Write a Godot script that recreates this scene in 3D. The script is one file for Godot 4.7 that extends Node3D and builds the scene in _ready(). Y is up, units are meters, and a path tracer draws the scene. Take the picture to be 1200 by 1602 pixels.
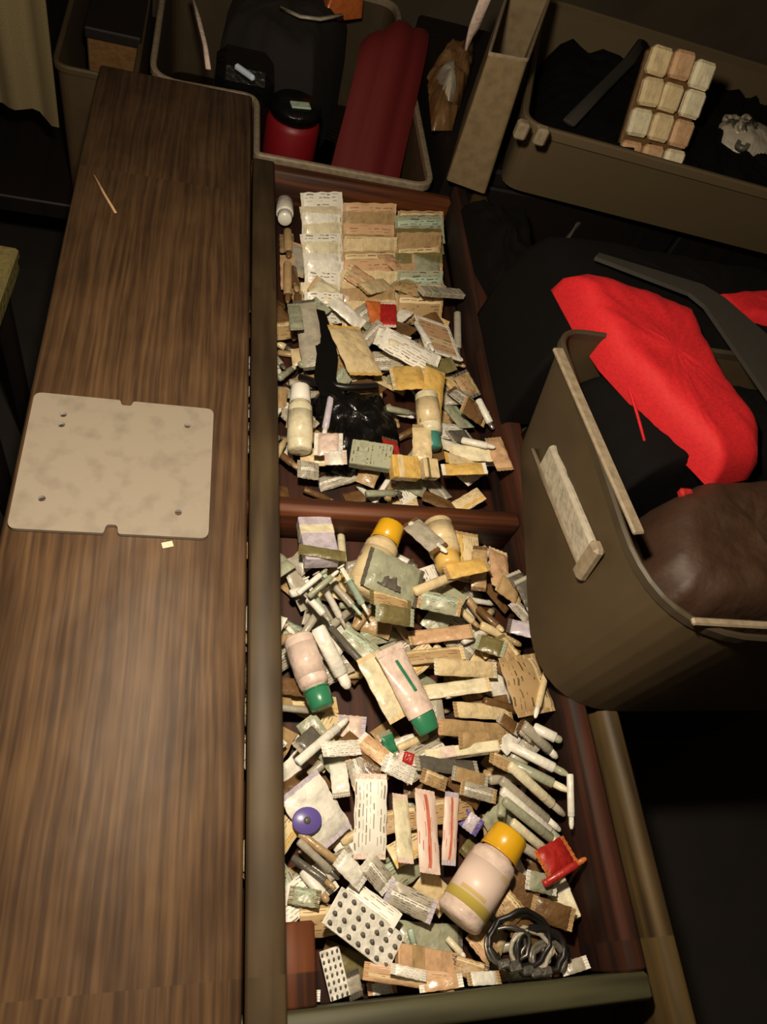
extends Node3D
# An open sideboard drawer full of small wrapped supplies, bins and bags around it.
const Y0 := 0.6          # height of the sideboard top above the floor
const EYE := 0.8         # camera height above the sideboard top
const CB := Basis(Vector3(0.96328, 0.25439, 0.08584), Vector3(-0.06247, 0.52330, -0.84985), Vector3(-0.26112, 0.81329, 0.51998))
var rng := RandomNumberGenerator.new()
var M := {}
var used := {}
var hm := PackedFloat32Array()
const HX := 0.035
const HZ := -1.33
const HC := 0.005
const HNX := 92
const HNZ := 275
var noise := FastNoiseLite.new()

# ---------------------------------------------------------------- helpers
func px(x: float, y: float, h: float) -> Vector3:
	var r: Vector3 = CB * Vector3(x - 600.0, 801.0 - y, -1157.0)
	var t := (h - EYE) / r.y
	return Vector3(r.x * t, Y0 + h, r.z * t)

func numbered(n: String) -> String:
	if not used.has(n):
		used[n] = 0
		return n
	used[n] += 1
	return "%s_%03d" % [n, used[n]]

func thing(called: String, label: String, category: String, group := "", at := Vector3.ZERO) -> Node3D:
	var o := Node3D.new()
	o.name = numbered(called)
	add_child(o)
	o.position = at
	o.set_meta("label", label)
	o.set_meta("category", category)
	if group != "":
		o.set_meta("group", group)
	return o

func begin() -> SurfaceTool:
	var st := SurfaceTool.new()
	st.begin(Mesh.PRIMITIVE_TRIANGLES)
	return st

func obj(called: String, st: SurfaceTool, m: Material, parent: Node, smooth_done := false) -> MeshInstance3D:
	if not smooth_done:
		st.generate_normals()
	var o := MeshInstance3D.new()
	o.mesh = st.commit()
	o.material_override = m
	o.name = called if parent != self else numbered(called)
	o.cast_shadow = GeometryInstance3D.SHADOW_CASTING_SETTING_ON
	parent.add_child(o, true)
	return o

func struct(called: String, st: SurfaceTool, m: Material) -> MeshInstance3D:
	var o := obj(called, st, m, self)
	o.set_meta("kind", "structure")
	return o

func tri(st: SurfaceTool, a: Vector3, b: Vector3, c: Vector3, ua := Vector2.ZERO, ub := Vector2.ZERO, uc := Vector2.ZERO) -> void:
	st.set_uv(ua); st.add_vertex(a)
	st.set_uv(ub); st.add_vertex(b)
	st.set_uv(uc); st.add_vertex(c)

# a b c d counter-clockwise seen from outside -> emitted clockwise
func quad(st: SurfaceTool, a: Vector3, b: Vector3, c: Vector3, d: Vector3, r := Rect2(0, 0, 1, 1)) -> void:
	var p := r.position
	var e := r.end
	tri(st, a, c, b, p, e, Vector2(e.x, p.y))
	tri(st, a, d, c, p, Vector2(p.x, e.y), e)

# chamfered box centred at c
func rbox(st: SurfaceTool, c: Vector3, size: Vector3, bev := 0.002, bs := Basis.IDENTITY) -> void:
	st.set_smooth_group(-1)
	var h := size * 0.5
	bev = min(bev, min(h.x, min(h.y, h.z)) * 0.8)
	var v := func(sx: int, sy: int, sz: int, ax: int) -> Vector3:
		var p := Vector3(h.x * sx, h.y * sy, h.z * sz)
		if ax != 0: p.x -= bev * sx
		if ax != 1: p.y -= bev * sy
		if ax != 2: p.z -= bev * sz
		return c + bs * p
	for s in [-1, 1]:
		var q := [[v.call(s, -1, -1, 0), v.call(s, 1, -1, 0), v.call(s, 1, 1, 0), v.call(s, -1, 1, 0)], [v.call(-1, s, -1, 1), v.call(-1, s, 1, 1), v.call(1, s, 1, 1), v.call(1, s, -1, 1)], [v.call(-1, -1, s, 2), v.call(1, -1, s, 2), v.call(1, 1, s, 2), v.call(-1, 1, s, 2)]]
		for f in q:
			if s == 1: quad(st, f[0], f[1], f[2], f[3])
			else: quad(st, f[3], f[2], f[1], f[0])
	for s in [-1, 1]:
		for t in [-1, 1]:
			var e := [[v.call(s, t, -1, 0), v.call(s, t, 1, 0), v.call(s, t, 1, 1), v.call(s, t, -1, 1)], [v.call(s, -1, t, 2), v.call(s, 1, t, 2), v.call(s, 1, t, 0), v.call(s, -1, t, 0)], [v.call(-1, s, t, 1), v.call(1, s, t, 1), v.call(1, s, t, 2), v.call(-1, s, t, 2)]]
			for f in e:
				if s * t > 0: quad(st, f[3], f[2], f[1], f[0])
				else: quad(st, f[0], f[1], f[2], f[3])
			for u in [-1, 1]:
				var a: Vector3 = v.call(s, t, u, 0)
				var b: Vector3 = v.call(s, t, u, 1)
				var d: Vector3 = v.call(s, t, u, 2)
				if s * t * u > 0: tri(st, a, d, b)
				else: tri(st, a, b, d)

func box_part(called: String, x0: float, x1: float, y0: float, y1: float, z0: float, z1: float, m: Material, parent: Node, bev := 0.003) -> MeshInstance3D:
	var st := begin()
	rbox(st, Vector3((x0 + x1) / 2, (y0 + y1) / 2, (z0 + z1) / 2), Vector3(x1 - x0, y1 - y0, z1 - z0), bev)
	return obj(called, st, m, parent)

# lathe round axis through o along dir, profile of Vector2(radius, distance)
func lathe(st: SurfaceTool, o: Vector3, dir: Vector3, prof: Array, seg := 16, squash := 1.0, knurl := 0.0) -> void:
	st.set_smooth_group(1)
	var d := dir.normalized()
	var a := (Vector3.UP if absf(d.y) < 0.9 else Vector3.RIGHT).cross(d).normalized()
	var b := d.cross(a)
	for i in prof.size() - 1:
		for k in seg:
			var p := []
			for q in [[i, k], [i, k + 1], [i + 1, k + 1], [i + 1, k]]:
				var an: float = TAU * q[1] / seg
				var rr: float = prof[q[0]].x * (1.0 - (knurl if int(q[1]) % 2 == 1 else 0.0))
				p.append(o + d * prof[q[0]].y + a * cos(an) * rr + b * sin(an) * rr * squash)
			var u := Rect2(float(k) / seg, float(i) / prof.size(), 1.0 / seg, 1.0 / prof.size())
			if prof[i].x < 1e-6: tri(st, p[0], p[3], p[2], u.position, u.end, u.end)
			elif prof[i + 1].x < 1e-6: tri(st, p[0], p[2], p[1], u.position, u.end, u.end)
			else: quad(st, p[0], p[1], p[2], p[3], u)

# tube along points
func tube(st: SurfaceTool, pts: Array, r: float, seg := 8, flat := 1.0) -> void:
	st.set_smooth_group(1)
	var rings := []
	for i in pts.size():
		var t: Vector3 = (pts[min(i + 1, pts.size() - 1)] - pts[max(i - 1, 0)]).normalized()
		var a := t.cross(Vector3.UP)
		a = a.normalized() if a.length() > 0.01 else Vector3.RIGHT
		var b := a.cross(t)
		var ring := []
		for k in seg:
			var an := TAU * k / seg
			ring.append(pts[i] + a * cos(an) * r + b * sin(an) * r * flat)
		rings.append(ring)
	for i in rings.size() - 1:
		for k in seg:
			var k2 := (k + 1) % seg
			quad(st, rings[i][k], rings[i + 1][k], rings[i + 1][k2], rings[i][k2], Rect2(float(k) / seg, i, 1.0 / seg, 1))
	for k in range(1, seg - 1):
		tri(st, rings[0][0], rings[0][k + 1], rings[0][k])
		tri(st, rings[-1][0], rings[-1][k], rings[-1][k + 1])

# thick sheet from a grid of points (rows of equal length)
func sheet(st: SurfaceTool, g: Array, thick: float) -> void:
	st.set_smooth_group(1)
	var n := g.size()
	var m: int = g[0].size()
	var nm := []
	for i in n:
		var row := []
		for j in m:
			var du: Vector3 = g[min(i + 1, n - 1)][j] - g[max(i - 1, 0)][j]
			var dv: Vector3 = g[i][min(j + 1, m - 1)] - g[i][max(j - 1, 0)]
			row.append(dv.cross(du).normalized())
		nm.append(row)
	var flip: bool = nm[n / 2][m / 2].dot(Vector3(0, 1, 0.3)) < 0
	var top := func(i: int, j: int) -> Vector3: return g[i][j] + nm[i][j] * (-thick if flip else thick) * 0.5
	var bot := func(i: int, j: int) -> Vector3: return g[i][j] - nm[i][j] * (-thick if flip else thick) * 0.5
	for i in n - 1:
		for j in m - 1:
			var u := Rect2(float(j) / m, float(i) / n, 1.0 / m, 1.0 / n)
			var t := [top.call(i, j), top.call(i, j + 1), top.call(i + 1, j + 1), top.call(i + 1, j)]
			var b := [bot.call(i, j), bot.call(i, j + 1), bot.call(i + 1, j + 1), bot.call(i + 1, j)]
			if flip:
				quad(st, t[0], t[1], t[2], t[3], u); quad(st, b[3], b[2], b[1], b[0], u)
			else:
				quad(st, t[3], t[2], t[1], t[0], u); quad(st, b[0], b[1], b[2], b[3], u)
	st.set_smooth_group(-1)
	for i in n - 1:
		for j in [0, m - 1]:
			quad(st, top.call(i, j), top.call(i + 1, j), bot.call(i + 1, j), bot.call(i, j))
	for j in m - 1:
		for i in [0, n - 1]:
			quad(st, top.call(i, j), top.call(i, j + 1), bot.call(i, j + 1), bot.call(i, j))

# puffy solid over a polygon in x, z
func mound(st: SurfaceTool, poly: Array, yb: float, yt: float, power := 6.0, rough := 0.0, seedv := 0.0, rings := 10) -> void:
	st.set_smooth_group(1)
	var pts := []
	for i in poly.size():
		var a: Vector2 = poly[i]
		var b: Vector2 = poly[(i + 1) % poly.size()]
		var k := int(max(1, ceil(a.distance_to(b) / 0.012)))
		for j in k:
			pts.append(a.lerp(b, float(j) / k))
	var area := 0.0
	for i in pts.size():
		area += pts[i].x * pts[(i + 1) % pts.size()].y - pts[(i + 1) % pts.size()].x * pts[i].y
	if area > 0: pts.reverse()
	var c := Vector2.ZERO
	for p in pts: c += p / pts.size()
	var n := pts.size()
	var at := func(r: int, k: int) -> Vector3:
		var s := float(r) / rings
		s = 1.0 - pow(1.0 - s, 1.4)
		var q: Vector2 = c.lerp(pts[k % n], s)
		var y := yb + (yt - yb) * pow(max(0.0, 1.0 - pow(s, power)), 0.6)
		if rough > 0 and r < rings:
			y += rough * noise.get_noise_3d(q.x * 900 + seedv, q.y * 900, seedv)
		return Vector3(q.x, max(y, yb), q.y)
	for r in rings:
		for k in n:
			var a: Vector3 = at.call(r, k)
			var b: Vector3 = at.call(r, k + 1)
			var d: Vector3 = at.call(r + 1, k + 1)
			var e: Vector3 = at.call(r + 1, k)
			var u := Rect2(a.x * 6, a.z * 6, 0.05, 0.05)
			if r == 0: tri(st, c3(c, a.y), d, e)
			else: quad(st, a, e, d, b, u)
	st.set_smooth_group(-1)
	for k in n:
		tri(st, c3(c, yb), at.call(rings, k), at.call(rings, k + 1))

func c3(c: Vector2, y: float) -> Vector3:
	return Vector3(c.x, y, c.y)

func rpoly(p: Array, rad: Array, seg := 6) -> Array:
	var out := []
	for i in p.size():
		var a: Vector2 = p[(i - 1 + p.size()) % p.size()]
		var b: Vector2 = p[i]
		var c: Vector2 = p[(i + 1) % p.size()]
		var r: float = rad[i]
		if r <= 0.0:
			out.append(b)
			continue
		var s := b + (a - b).normalized() * r
		var e := b + (c - b).normalized() * r
		for k in seg + 1:
			var t := float(k) / seg
			out.append(s * (1 - t) * (1 - t) + b * 2 * t * (1 - t) + e * t * t)
	return out

func inset(p: Array, d: float) -> Array:
	var area := 0.0
	for i in p.size():
		area += p[i].x * p[(i + 1) % p.size()].y - p[(i + 1) % p.size()].x * p[i].y
	var s := 1.0 if area > 0 else -1.0
	var out := []
	for i in p.size():
		var t1: Vector2 = (p[i] - p[(i - 1 + p.size()) % p.size()]).normalized()
		var t2: Vector2 = (p[(i + 1) % p.size()] - p[i]).normalized()
		var n := (Vector2(-t1.y, t1.x) + Vector2(-t2.y, t2.x)) * s
		n = n / max(0.4, n.length_squared() / 2.0)
		out.append(p[i] + n * d)
	return out

func densify(p: Array) -> Array:
	var out := []
	for i in p.size():
		for k in 6:
			out.append(p[i].lerp(p[(i + 1) % p.size()], k / 6.0))
	return out

func ring(st: SurfaceTool, a: Array, ya: float, b: Array, yb: float, smooth := 1) -> void:
	st.set_smooth_group(smooth)
	for i in a.size():
		var j := (i + 1) % a.size()
		quad(st, c3(a[i], ya), c3(a[j], ya), c3(b[j], yb), c3(b[i], yb), Rect2(i * 0.1, 0, 0.1, 1))

# open bin: rim polygon, base polygon; wall and floor one mesh, the lip another
func bin(t: Node3D, rim: Array, base: Array, yt: float, yb: float, wall: float, lip: float, lh: float, m: Material, lm: Material) -> void:
	var st := begin()
	rim = densify(rim)
	base = densify(base)
	var ri := inset(rim, wall)
	var bi := inset(base, wall)
	ring(st, rim, yt - lh, base, yb, 1)
	ring(st, ri, yt - lh, bi, yb + wall, 2)
	ring(st, rim, yt - lh, ri, yt - lh, 3)
	st.set_smooth_group(-1)
	for q in [[base, yb], [bi, yb + wall]]:
		var pv := PackedVector2Array(q[0])
		var ids := Geometry2D.triangulate_polygon(pv)
		for i in range(0, ids.size(), 3):
			tri(st, c3(pv[ids[i]], q[1]), c3(pv[ids[i + 1]], q[1]), c3(pv[ids[i + 2]], q[1]))
	obj("body", st, m, t)
	st = begin()
	var lo := inset(rim, -lip)
	var lo2 := inset(rim, -lip + 0.003)
	var li := inset(rim, wall - 0.003)
	ring(st, lo, yt - lh, lo, yt - 0.003, 1)
	ring(st, lo, yt - 0.003, lo2, yt, 2)
	ring(st, lo2, yt, li, yt, 3)
	ring(st, li, yt, ri, yt - 0.003, 4)
	ring(st, ri, yt - 0.003, ri, yt - lh, 5)
	ring(st, lo, yt - lh, ri, yt - lh, 6)
	obj("rim", st, lm, t)

# ---------------------------------------------------------------- materials
func col(r: float, g: float, b: float) -> Color:
	return Color(r / 255.0, g / 255.0, b / 255.0)

func mat(c: Color, rough := 0.6, opts := {}) -> StandardMaterial3D:
	var m := StandardMaterial3D.new()
	m.albedo_color = c
	m.roughness = rough
	m.metallic = opts.get("metal", 0.0)
	if opts.has("tex"):
		m.albedo_texture = opts.tex
	if opts.has("nrm"):
		m.normal_enabled = true
		m.normal_texture = opts.nrm
		m.normal_scale = opts.get("ns", 0.6)
	if opts.has("tri"):
		m.uv1_triplanar = true
		m.uv1_world_triplanar = opts.get("world", false)
		m.uv1_scale = opts.tri
	if opts.has("coat"):
		m.clearcoat_enabled = true
		m.clearcoat = opts.coat
		m.clearcoat_roughness = 0.15
	if opts.has("alpha"):
		m.transparency = BaseMaterial3D.TRANSPARENCY_ALPHA
		m.albedo_color.a = opts.alpha
	if opts.has("rim"):
		m.rim_enabled = true
		m.rim = opts.rim
	return m

func noise_tex(freq: float, lo: float, hi: float, normal := false, size := 256, oct := 4) -> NoiseTexture2D:
	var n := FastNoiseLite.new()
	n.seed = int(freq * 1000) + size
	n.frequency = freq
	n.fractal_octaves = oct
	var t := NoiseTexture2D.new()
	t.width = size
	t.height = size
	t.seamless = true
	t.noise = n
	if normal:
		t.as_normal_map = true
		t.bump_strength = 6.0
	else:
		var g := Gradient.new()
		g.set_color(0, Color(lo, lo, lo))
		g.set_color(1, Color(hi, hi, hi))
		t.color_ramp = g
	return t

# grain runs along v; w across, l along, in metres
func wood_tex(w: int, l: int, dark: Color, mid: Color, light: Color, sd: int, blot := 0.5) -> ImageTexture:
	var im := Image.create(w, l, false, Image.FORMAT_RGB8)
	var n := FastNoiseLite.new()
	n.seed = sd
	n.frequency = 0.01
	n.fractal_octaves = 3
	for y in l:
		for x in w:
			var wob := n.get_noise_2d(x * 0.6, y * 0.12) * 7.0
			var s := n.get_noise_2d((x + wob) * 16.0, y * 0.16 + 400.0)
			var f := n.get_noise_2d(x * 44.0 + 3000.0, y * 0.7)
			var b := n.get_noise_2d(x * 1.2 + 900.0, y * 0.5 + 77.0) * blot
			var v := clampf(0.5 + s * 0.75 + f * 0.35 + b, 0.0, 1.0)
			var c := dark.lerp(mid, v * 2.0) if v < 0.5 else mid.lerp(light, v * 2.0 - 1.0)
			im.set_pixel(x, y, c)
	return ImageTexture.create_from_image(im)

# paper or foil with faint printed lines and smudges
func print_tex(base: Color, ink: Color, sd: int, rows: int, density: float, band: Color, bandpos := -1.0) -> ImageTexture:
	var im := Image.create(128, 128, false, Image.FORMAT_RGB8)
	im.fill(base)
	var r := RandomNumberGenerator.new()
	r.seed = sd
	if bandpos >= 0:
		im.fill_rect(Rect2i(0, int(bandpos * 128), 128, 22), band)
	for k in rows:
		var y := int((k + 0.5) * 128.0 / rows)
		var x := r.randi_range(4, 16)
		while x < 118:
			var l := r.randi_range(6, 26)
			if r.randf() < density:
				im.fill_rect(Rect2i(x, y, min(l, 122 - x), r.randi_range(2, 5)), base.lerp(ink, r.randf_range(0.3, 0.9)))
			x += l + r.randi_range(3, 8)
	return ImageTexture.create_from_image(im)

func make_materials() -> void:
	var crinkle := noise_tex(0.03, 0, 1, true, 256, 4)
	var mott := noise_tex(0.02, 0.84, 1.12, false, 256, 5)
	var fab := noise_tex(0.2, 0.75, 1.15, false, 256, 2)
	var fabn := noise_tex(0.25, 0, 1, true, 256, 2)
	var p := {"white": col(242, 238, 228), "cream": col(228, 206, 162), "ivory": col(234, 224, 192), "peach": col(212, 172, 134), "tan": col(180, 150, 108), "brown": col(112, 82, 50), "grey": col(176, 168, 152), "slate": col(98, 93, 84), "sage": col(164, 166, 142), "olive": col(122, 112, 72), "yellow": col(222, 170, 30), "honey": col(226, 186, 104), "teal": col(70, 136, 124), "green": col(52, 128, 92), "red": col(176, 40, 36), "orange": col(206, 112, 56), "violet": col(98, 84, 158), "lilac": col(202, 192, 206), "pink": col(232, 208, 196), "mint": col(184, 204, 184)}
	for k in p:
		M[k] = mat(p[k], 0.38, {"tex": mott, "nrm": crinkle, "ns": 0.5, "tri": Vector3(9, 9, 9), "coat": 0.25})
		M[k + "_cap"] = mat(p[k], 0.32, {"coat": 0.2})
	var ink := col(96, 84, 70)
	M["print_white"] = mat(Color.WHITE, 0.4, {"tex": print_tex(p.white, ink, 3, 9, 0.75, p.red)})
	M["print_cream"] = mat(Color.WHITE, 0.4, {"tex": print_tex(p.cream, ink, 4, 8, 0.6, p.honey, 0.7)})
	M["print_tan"] = mat(Color.WHITE, 0.5, {"tex": print_tex(p.tan, col(70, 50, 30), 5, 10, 0.7, p.cream, 0.1)})
	M["print_grey"] = mat(Color.WHITE, 0.4, {"tex": print_tex(p.grey, col(60, 58, 55), 6, 10, 0.75, p.white, 0.4)})
	M["print_red"] = mat(Color.WHITE, 0.4, {"tex": print_tex(p.pink, p.red, 7, 7, 0.4, col(206, 120, 96), 0.42)})
	M["print_peach"] = mat(Color.WHITE, 0.45, {"tex": print_tex(p.peach, col(110, 72, 44), 8, 9, 0.6, p.cream, 0.55)})
	M["print_sage"] = mat(Color.WHITE, 0.35, {"tex": print_tex(p.sage, col(70, 74, 62), 9, 11, 0.6, p.mint, 0.2)})
	M["print_yellow"] = mat(Color.WHITE, 0.4, {"tex": print_tex(p.pink, col(196, 170, 70), 10, 6, 0.55, col(206, 184, 90), 0.45)})
	var dots := Image.create(128, 128, false, Image.FORMAT_RGB8)
	dots.fill(p.white)
	for i in 6:
		for j in 6:
			dots.fill_rect(Rect2i(8 + i * 20 + (j % 2) * 8, 8 + j * 20, 8, 7), col(66, 58, 52))
	M["dots"] = mat(Color.WHITE, 0.4, {"tex": ImageTexture.create_from_image(dots)})
	M["clear"] = mat(col(206, 208, 196), 0.12, {"alpha": 0.35})
	M["silver"] = mat(col(180, 178, 172), 0.3, {"metal": 0.9, "nrm": crinkle, "ns": 0.4, "tri": Vector3(6, 6, 6)})
	M["steel"] = mat(col(120, 116, 110), 0.35, {"metal": 0.8})
	M["black"] = mat(col(13, 11, 11), 0.85, {"tex": fab, "nrm": fabn, "ns": 0.4, "tri": Vector3(20, 20, 20)})
	M["black"].metallic_specular = 0.25
	M["black_gloss"] = mat(col(14, 14, 15), 0.25, {"nrm": crinkle, "ns": 0.5, "tri": Vector3(7, 7, 7)})
	M["charcoal"] = mat(col(50, 46, 40), 0.8, {"tex": fab, "nrm": fabn, "ns": 0.5, "tri": Vector3(18, 18, 18)})
	M["cable"] = mat(col(28, 26, 25), 0.4)
	M["red_cloth"] = mat(col(206, 22, 32), 0.75, {"tex": noise_tex(0.05, 0.85, 1.08, false, 256, 4), "nrm": fabn, "ns": 0.3, "tri": Vector3(12, 12, 12)})
	M["deep_red"] = mat(col(104, 12, 15), 0.75, {"tex": fab, "nrm": fabn, "ns": 0.3, "tri": Vector3(14, 14, 14)})
	M["jar_red"] = mat(col(126, 18, 26), 0.45)
	M["dark_cloth"] = mat(col(30, 25, 22), 0.9, {"tex": fab, "tri": Vector3(10, 10, 10)})
	M["bin"] = mat(col(71, 57, 37), 0.6, {"tex": noise_tex(0.012, 0.88, 1.06, false, 256, 4), "tri": Vector3(3, 3, 3)})
	M["tub"] = mat(col(92, 78, 56), 0.6)
	M["bin_rim"] = mat(col(146, 131, 110), 0.4, {"tex": noise_tex(0.05, 0.82, 1.08, false, 256, 4), "tri": Vector3(5, 5, 5)})
	
	M["bin_dark"] = mat(col(62, 52, 37), 0.55, {"tex": noise_tex(0.014, 0.85, 1.08, false, 256, 4), "tri": Vector3(3, 3, 3)})
	M["bin_tan"] = mat(col(128, 110, 82), 0.5, {"tex": noise_tex(0.03, 0.84, 1.08, false, 256, 4), "tri": Vector3(5, 5, 5)})
	M["leather"] = mat(col(60, 39, 26), 0.6, {"tex": mott, "nrm": crinkle, "ns": 0.3, "tri": Vector3(5, 5, 5)})
	M["plate"] = mat(Color(0.60, 0.555, 0.50), 0.5, {"tex": noise_tex(0.012, 0.9, 1.1, false, 512, 6), "tri": Vector3(4, 4, 4)})
	M["curtain"] = mat(col(124, 110, 78), 0.9, {"tex": fab, "tri": Vector3(8, 8, 8)})
	var w1 := wood_tex(400, 1400, col(74, 54, 38), col(100, 76, 54), col(122, 96, 70), 11, 0.35)
	M["wood_top"] = mat(Color(0.86, 0.82, 0.755), 0.62, {"tex": w1, "nrm": noise_tex(0.03, 0, 1, true, 256, 3), "ns": 0.12})
	var w2 := wood_tex(160, 512, col(60, 34, 20), col(104, 62, 36), col(132, 82, 48), 23)
	M["wood_divider"] = mat(col(216, 190, 160), 0.6, {"tex": w2})
	M["wood_red"] = mat(col(146, 118, 102), 0.7, {"tex": w2})
	M["wood_edge"] = mat(Color(0.74, 0.72, 0.68), 0.6, {"tex": wood_tex(96, 900, col(70, 54, 36), col(94, 76, 52), col(114, 96, 68), 31)})
	M["wood_front"] = mat(Color(0.78, 0.75, 0.68), 0.6, {"tex": wood_tex(96, 512, col(62, 48, 30), col(100, 82, 52), col(120, 100, 66), 37)})
	M["wood_grey"] = mat(col(176, 184, 166), 0.6, {"tex": wood_tex(96, 512, col(84, 76, 58), col(112, 104, 82), col(128, 120, 98), 41)})
	M["wood_dark"] = mat(col(40, 30, 24), 0.6, {"tex": w2, "tri": Vector3(1, 1, 1)})
	M["wall"] = mat(col(92, 82, 68), 0.9, {"tex": mott, "tri": Vector3(0.6, 0.6, 0.6)})
	M["ceiling"] = mat(col(150, 142, 128), 0.9, {"tex": mott, "tri": Vector3(0.5, 0.5, 0.5)})
	M["floor"] = mat(col(30, 25, 22), 0.8, {"tex": mott, "tri": Vector3(1.5, 1.5, 1.5)})

# ---------------------------------------------------------------- settling things in the drawer
func hm_init(y: float) -> void:
	hm.resize(HNX * HNZ)
	hm.fill(y)

func footprint(c: Vector2, ang: float, l: float, w: float) -> Array:
	var out := []
	var ux := Vector2(cos(ang), sin(ang))
	var uz := Vector2(-ux.y, ux.x)
	var ext := (l + w) * 0.5
	for i in range(max(0, int((c.x - ext - HX) / HC)), min(HNX, int((c.x + ext - HX) / HC) + 2)):
		for j in range(max(0, int((c.y - ext - HZ) / HC)), min(HNZ, int((c.y + ext - HZ) / HC) + 2)):
			var d := Vector2(HX + i * HC, HZ + j * HC) - c
			var a := d.dot(ux)
			var b := d.dot(uz)
			if absf(a) <= l * 0.5 and absf(b) <= w * 0.5:
				out.append([j * HNX + i, d.x, d.y, b / max(w, 0.001) * 2.0])
	return out

# returns the resting plane and raises the height map
func settle(c: Vector2, ang: float, l: float, w: float, t: float, round_top: bool, maxtop: float) -> Vector3:
	var f := footprint(c, ang, l * 0.96, w * 0.9)
	if f.is_empty():
		return Vector3(Y0 - 0.12, 0, 0)
	var s := 0.0; var sx := 0.0; var sz := 0.0; var sxx := 0.0; var szz := 0.0
	for q in f:
		var h: float = hm[q[0]]
		s += h; sx += h * q[1]; sz += h * q[2]; sxx += q[1] * q[1]; szz += q[2] * q[2]
	var mean := s / f.size()
	var bx := clampf(sx / max(sxx, 1e-6), -0.22, 0.22)
	var bz := clampf(sz / max(szz, 1e-6), -0.22, 0.22)
	var up := 0.0
	for q in f:
		up = max(up, hm[q[0]] - (mean + bx * q[1] + bz * q[2]))
	var y := mean + up * 0.85
	y = min(y, maxtop - t)
	for q in f:
		var prof: float = sqrt(max(0.0, 1.0 - q[3] * q[3])) * 0.5 + 0.5 if round_top else 1.0
		hm[q[0]] = max(hm[q[0]], y + bx * q[1] + bz * q[2] + t * prof)
	return Vector3(y, bx, bz)

func pose(o: Node3D, c: Vector2, ang: float, pl: Vector3) -> void:
	var up := Vector3(-pl.y, 1, -pl.z).normalized()
	var ax := Vector3(cos(ang), 0, sin(ang))
	ax = (ax - up * ax.dot(up)).normalized()
	o.transform = Transform3D(Basis(ax, up, ax.cross(up)), Vector3(c.x, pl.x, c.y))

# ---------------------------------------------------------------- small goods; x = length, y up, z = width, base at y = 0
func pouch_mesh(st: SurfaceTool, l: float, w: float, t: float, wr: float) -> void:
	var nx := 12
	var nz := 8
	var g := func(i: int, j: int, s: float) -> Vector3:
		var u := float(i) / nx * 2 - 1
		var v := float(j) / nz * 2 - 1
		var b := pow(1 - pow(absf(u), 4), 0.7) * pow(1 - pow(absf(v), 3), 0.6)
		var k := noise.get_noise_3d(u * 60 + wr * 100, v * 50, s * 20) * 0.45 + noise.get_noise_3d(u * 160 + wr * 50, v * 160, 9) * 0.25
		return Vector3(u * l / 2, t * 0.5 + s * (0.0006 + t * 0.5 * b * (0.8 + k)), v * w / 2 * (1.0 + 0.03 * sin(u * 9 + wr)))
	st.set_smooth_group(1)
	for i in nx:
		for j in nz:
			var r := Rect2(float(i) / nx, float(j) / nz, 1.0 / nx, 1.0 / nz)
			quad(st, g.call(i, j + 1, 1.0), g.call(i + 1, j + 1, 1.0), g.call(i + 1, j, 1.0), g.call(i, j, 1.0), Rect2(r.position.x, r.position.y + r.size.y, r.size.x, -r.size.y))
			quad(st, g.call(i, j, -1.0), g.call(i + 1, j, -1.0), g.call(i + 1, j + 1, -1.0), g.call(i, j + 1, -1.0), r)
	st.set_smooth_group(-1)
	for i in nx:
		for j in [0, nz]:
			quad(st, g.call(i, j, 1.0), g.call(i + 1, j, 1.0), g.call(i + 1, j, -1.0), g.call(i, j, -1.0))
	for j in nz:
		for i in [0, nx]:
			quad(st, g.call(i, j, 1.0), g.call(i, j + 1, 1.0), g.call(i, j + 1, -1.0), g.call(i, j, -1.0))

func seal_mesh(st: SurfaceTool, x: float, w: float, y: float, dirx: float) -> void:
	st.set_smooth_group(-1)
	var n := 9
	for k in n:
		var z0 := -w / 2 + w * k / n
		var z1 := -w / 2 + w * (k + 1) / n
		var e := 0.0008 if k % 2 == 0 else -0.0008
		rbox(st, Vector3(x + dirx * 0.0025, y + e * 0.5, (z0 + z1) / 2), Vector3(0.006, 0.0012, w / n * 1.02), 0.0003)

func fill_pouch(o: Node3D, l: float, w: float, t: float, m: Material, seals := true, m2: Material = null) -> void:
	var st := begin()
	var ll := l - (0.008 if seals else 0.0)
	pouch_mesh(st, ll, w, t, rng.randf() * 9)
	obj("pouch", st, m, o)
	if seals:
		for s in [-1.0, 1.0]:
			var q := begin()
			seal_mesh(q, s * ll / 2, w * 0.98, t * 0.5, s)
			obj("seal", q, m2 if m2 else m, o)

func fill_stick(o: Node3D, l: float, w: float, t: float, m: Material, tipm: Material) -> void:
	var r := w * 0.5
	var st := begin()
	lathe(st, Vector3(-l / 2, t / 2, 0), Vector3.RIGHT, [Vector2(0, 0), Vector2(r * 0.8, 0), Vector2(r, r * 0.3), Vector2(r, l * 0.76), Vector2(r * 0.8, l * 0.78), Vector2(0, l * 0.78)], 10, t / w)
	obj("shaft", st, m, o)
	st = begin()
	lathe(st, Vector3(-l / 2 + l * 0.775, t / 2, 0), Vector3.RIGHT, [Vector2(0, 0), Vector2(r * 0.72, 0), Vector2(r * 0.72, l * 0.13), Vector2(r * 0.5, l * 0.2), Vector2(r * 0.25, l * 0.225), Vector2(0, l * 0.225)], 10, t / w)
	obj("tip", st, tipm, o)

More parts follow.
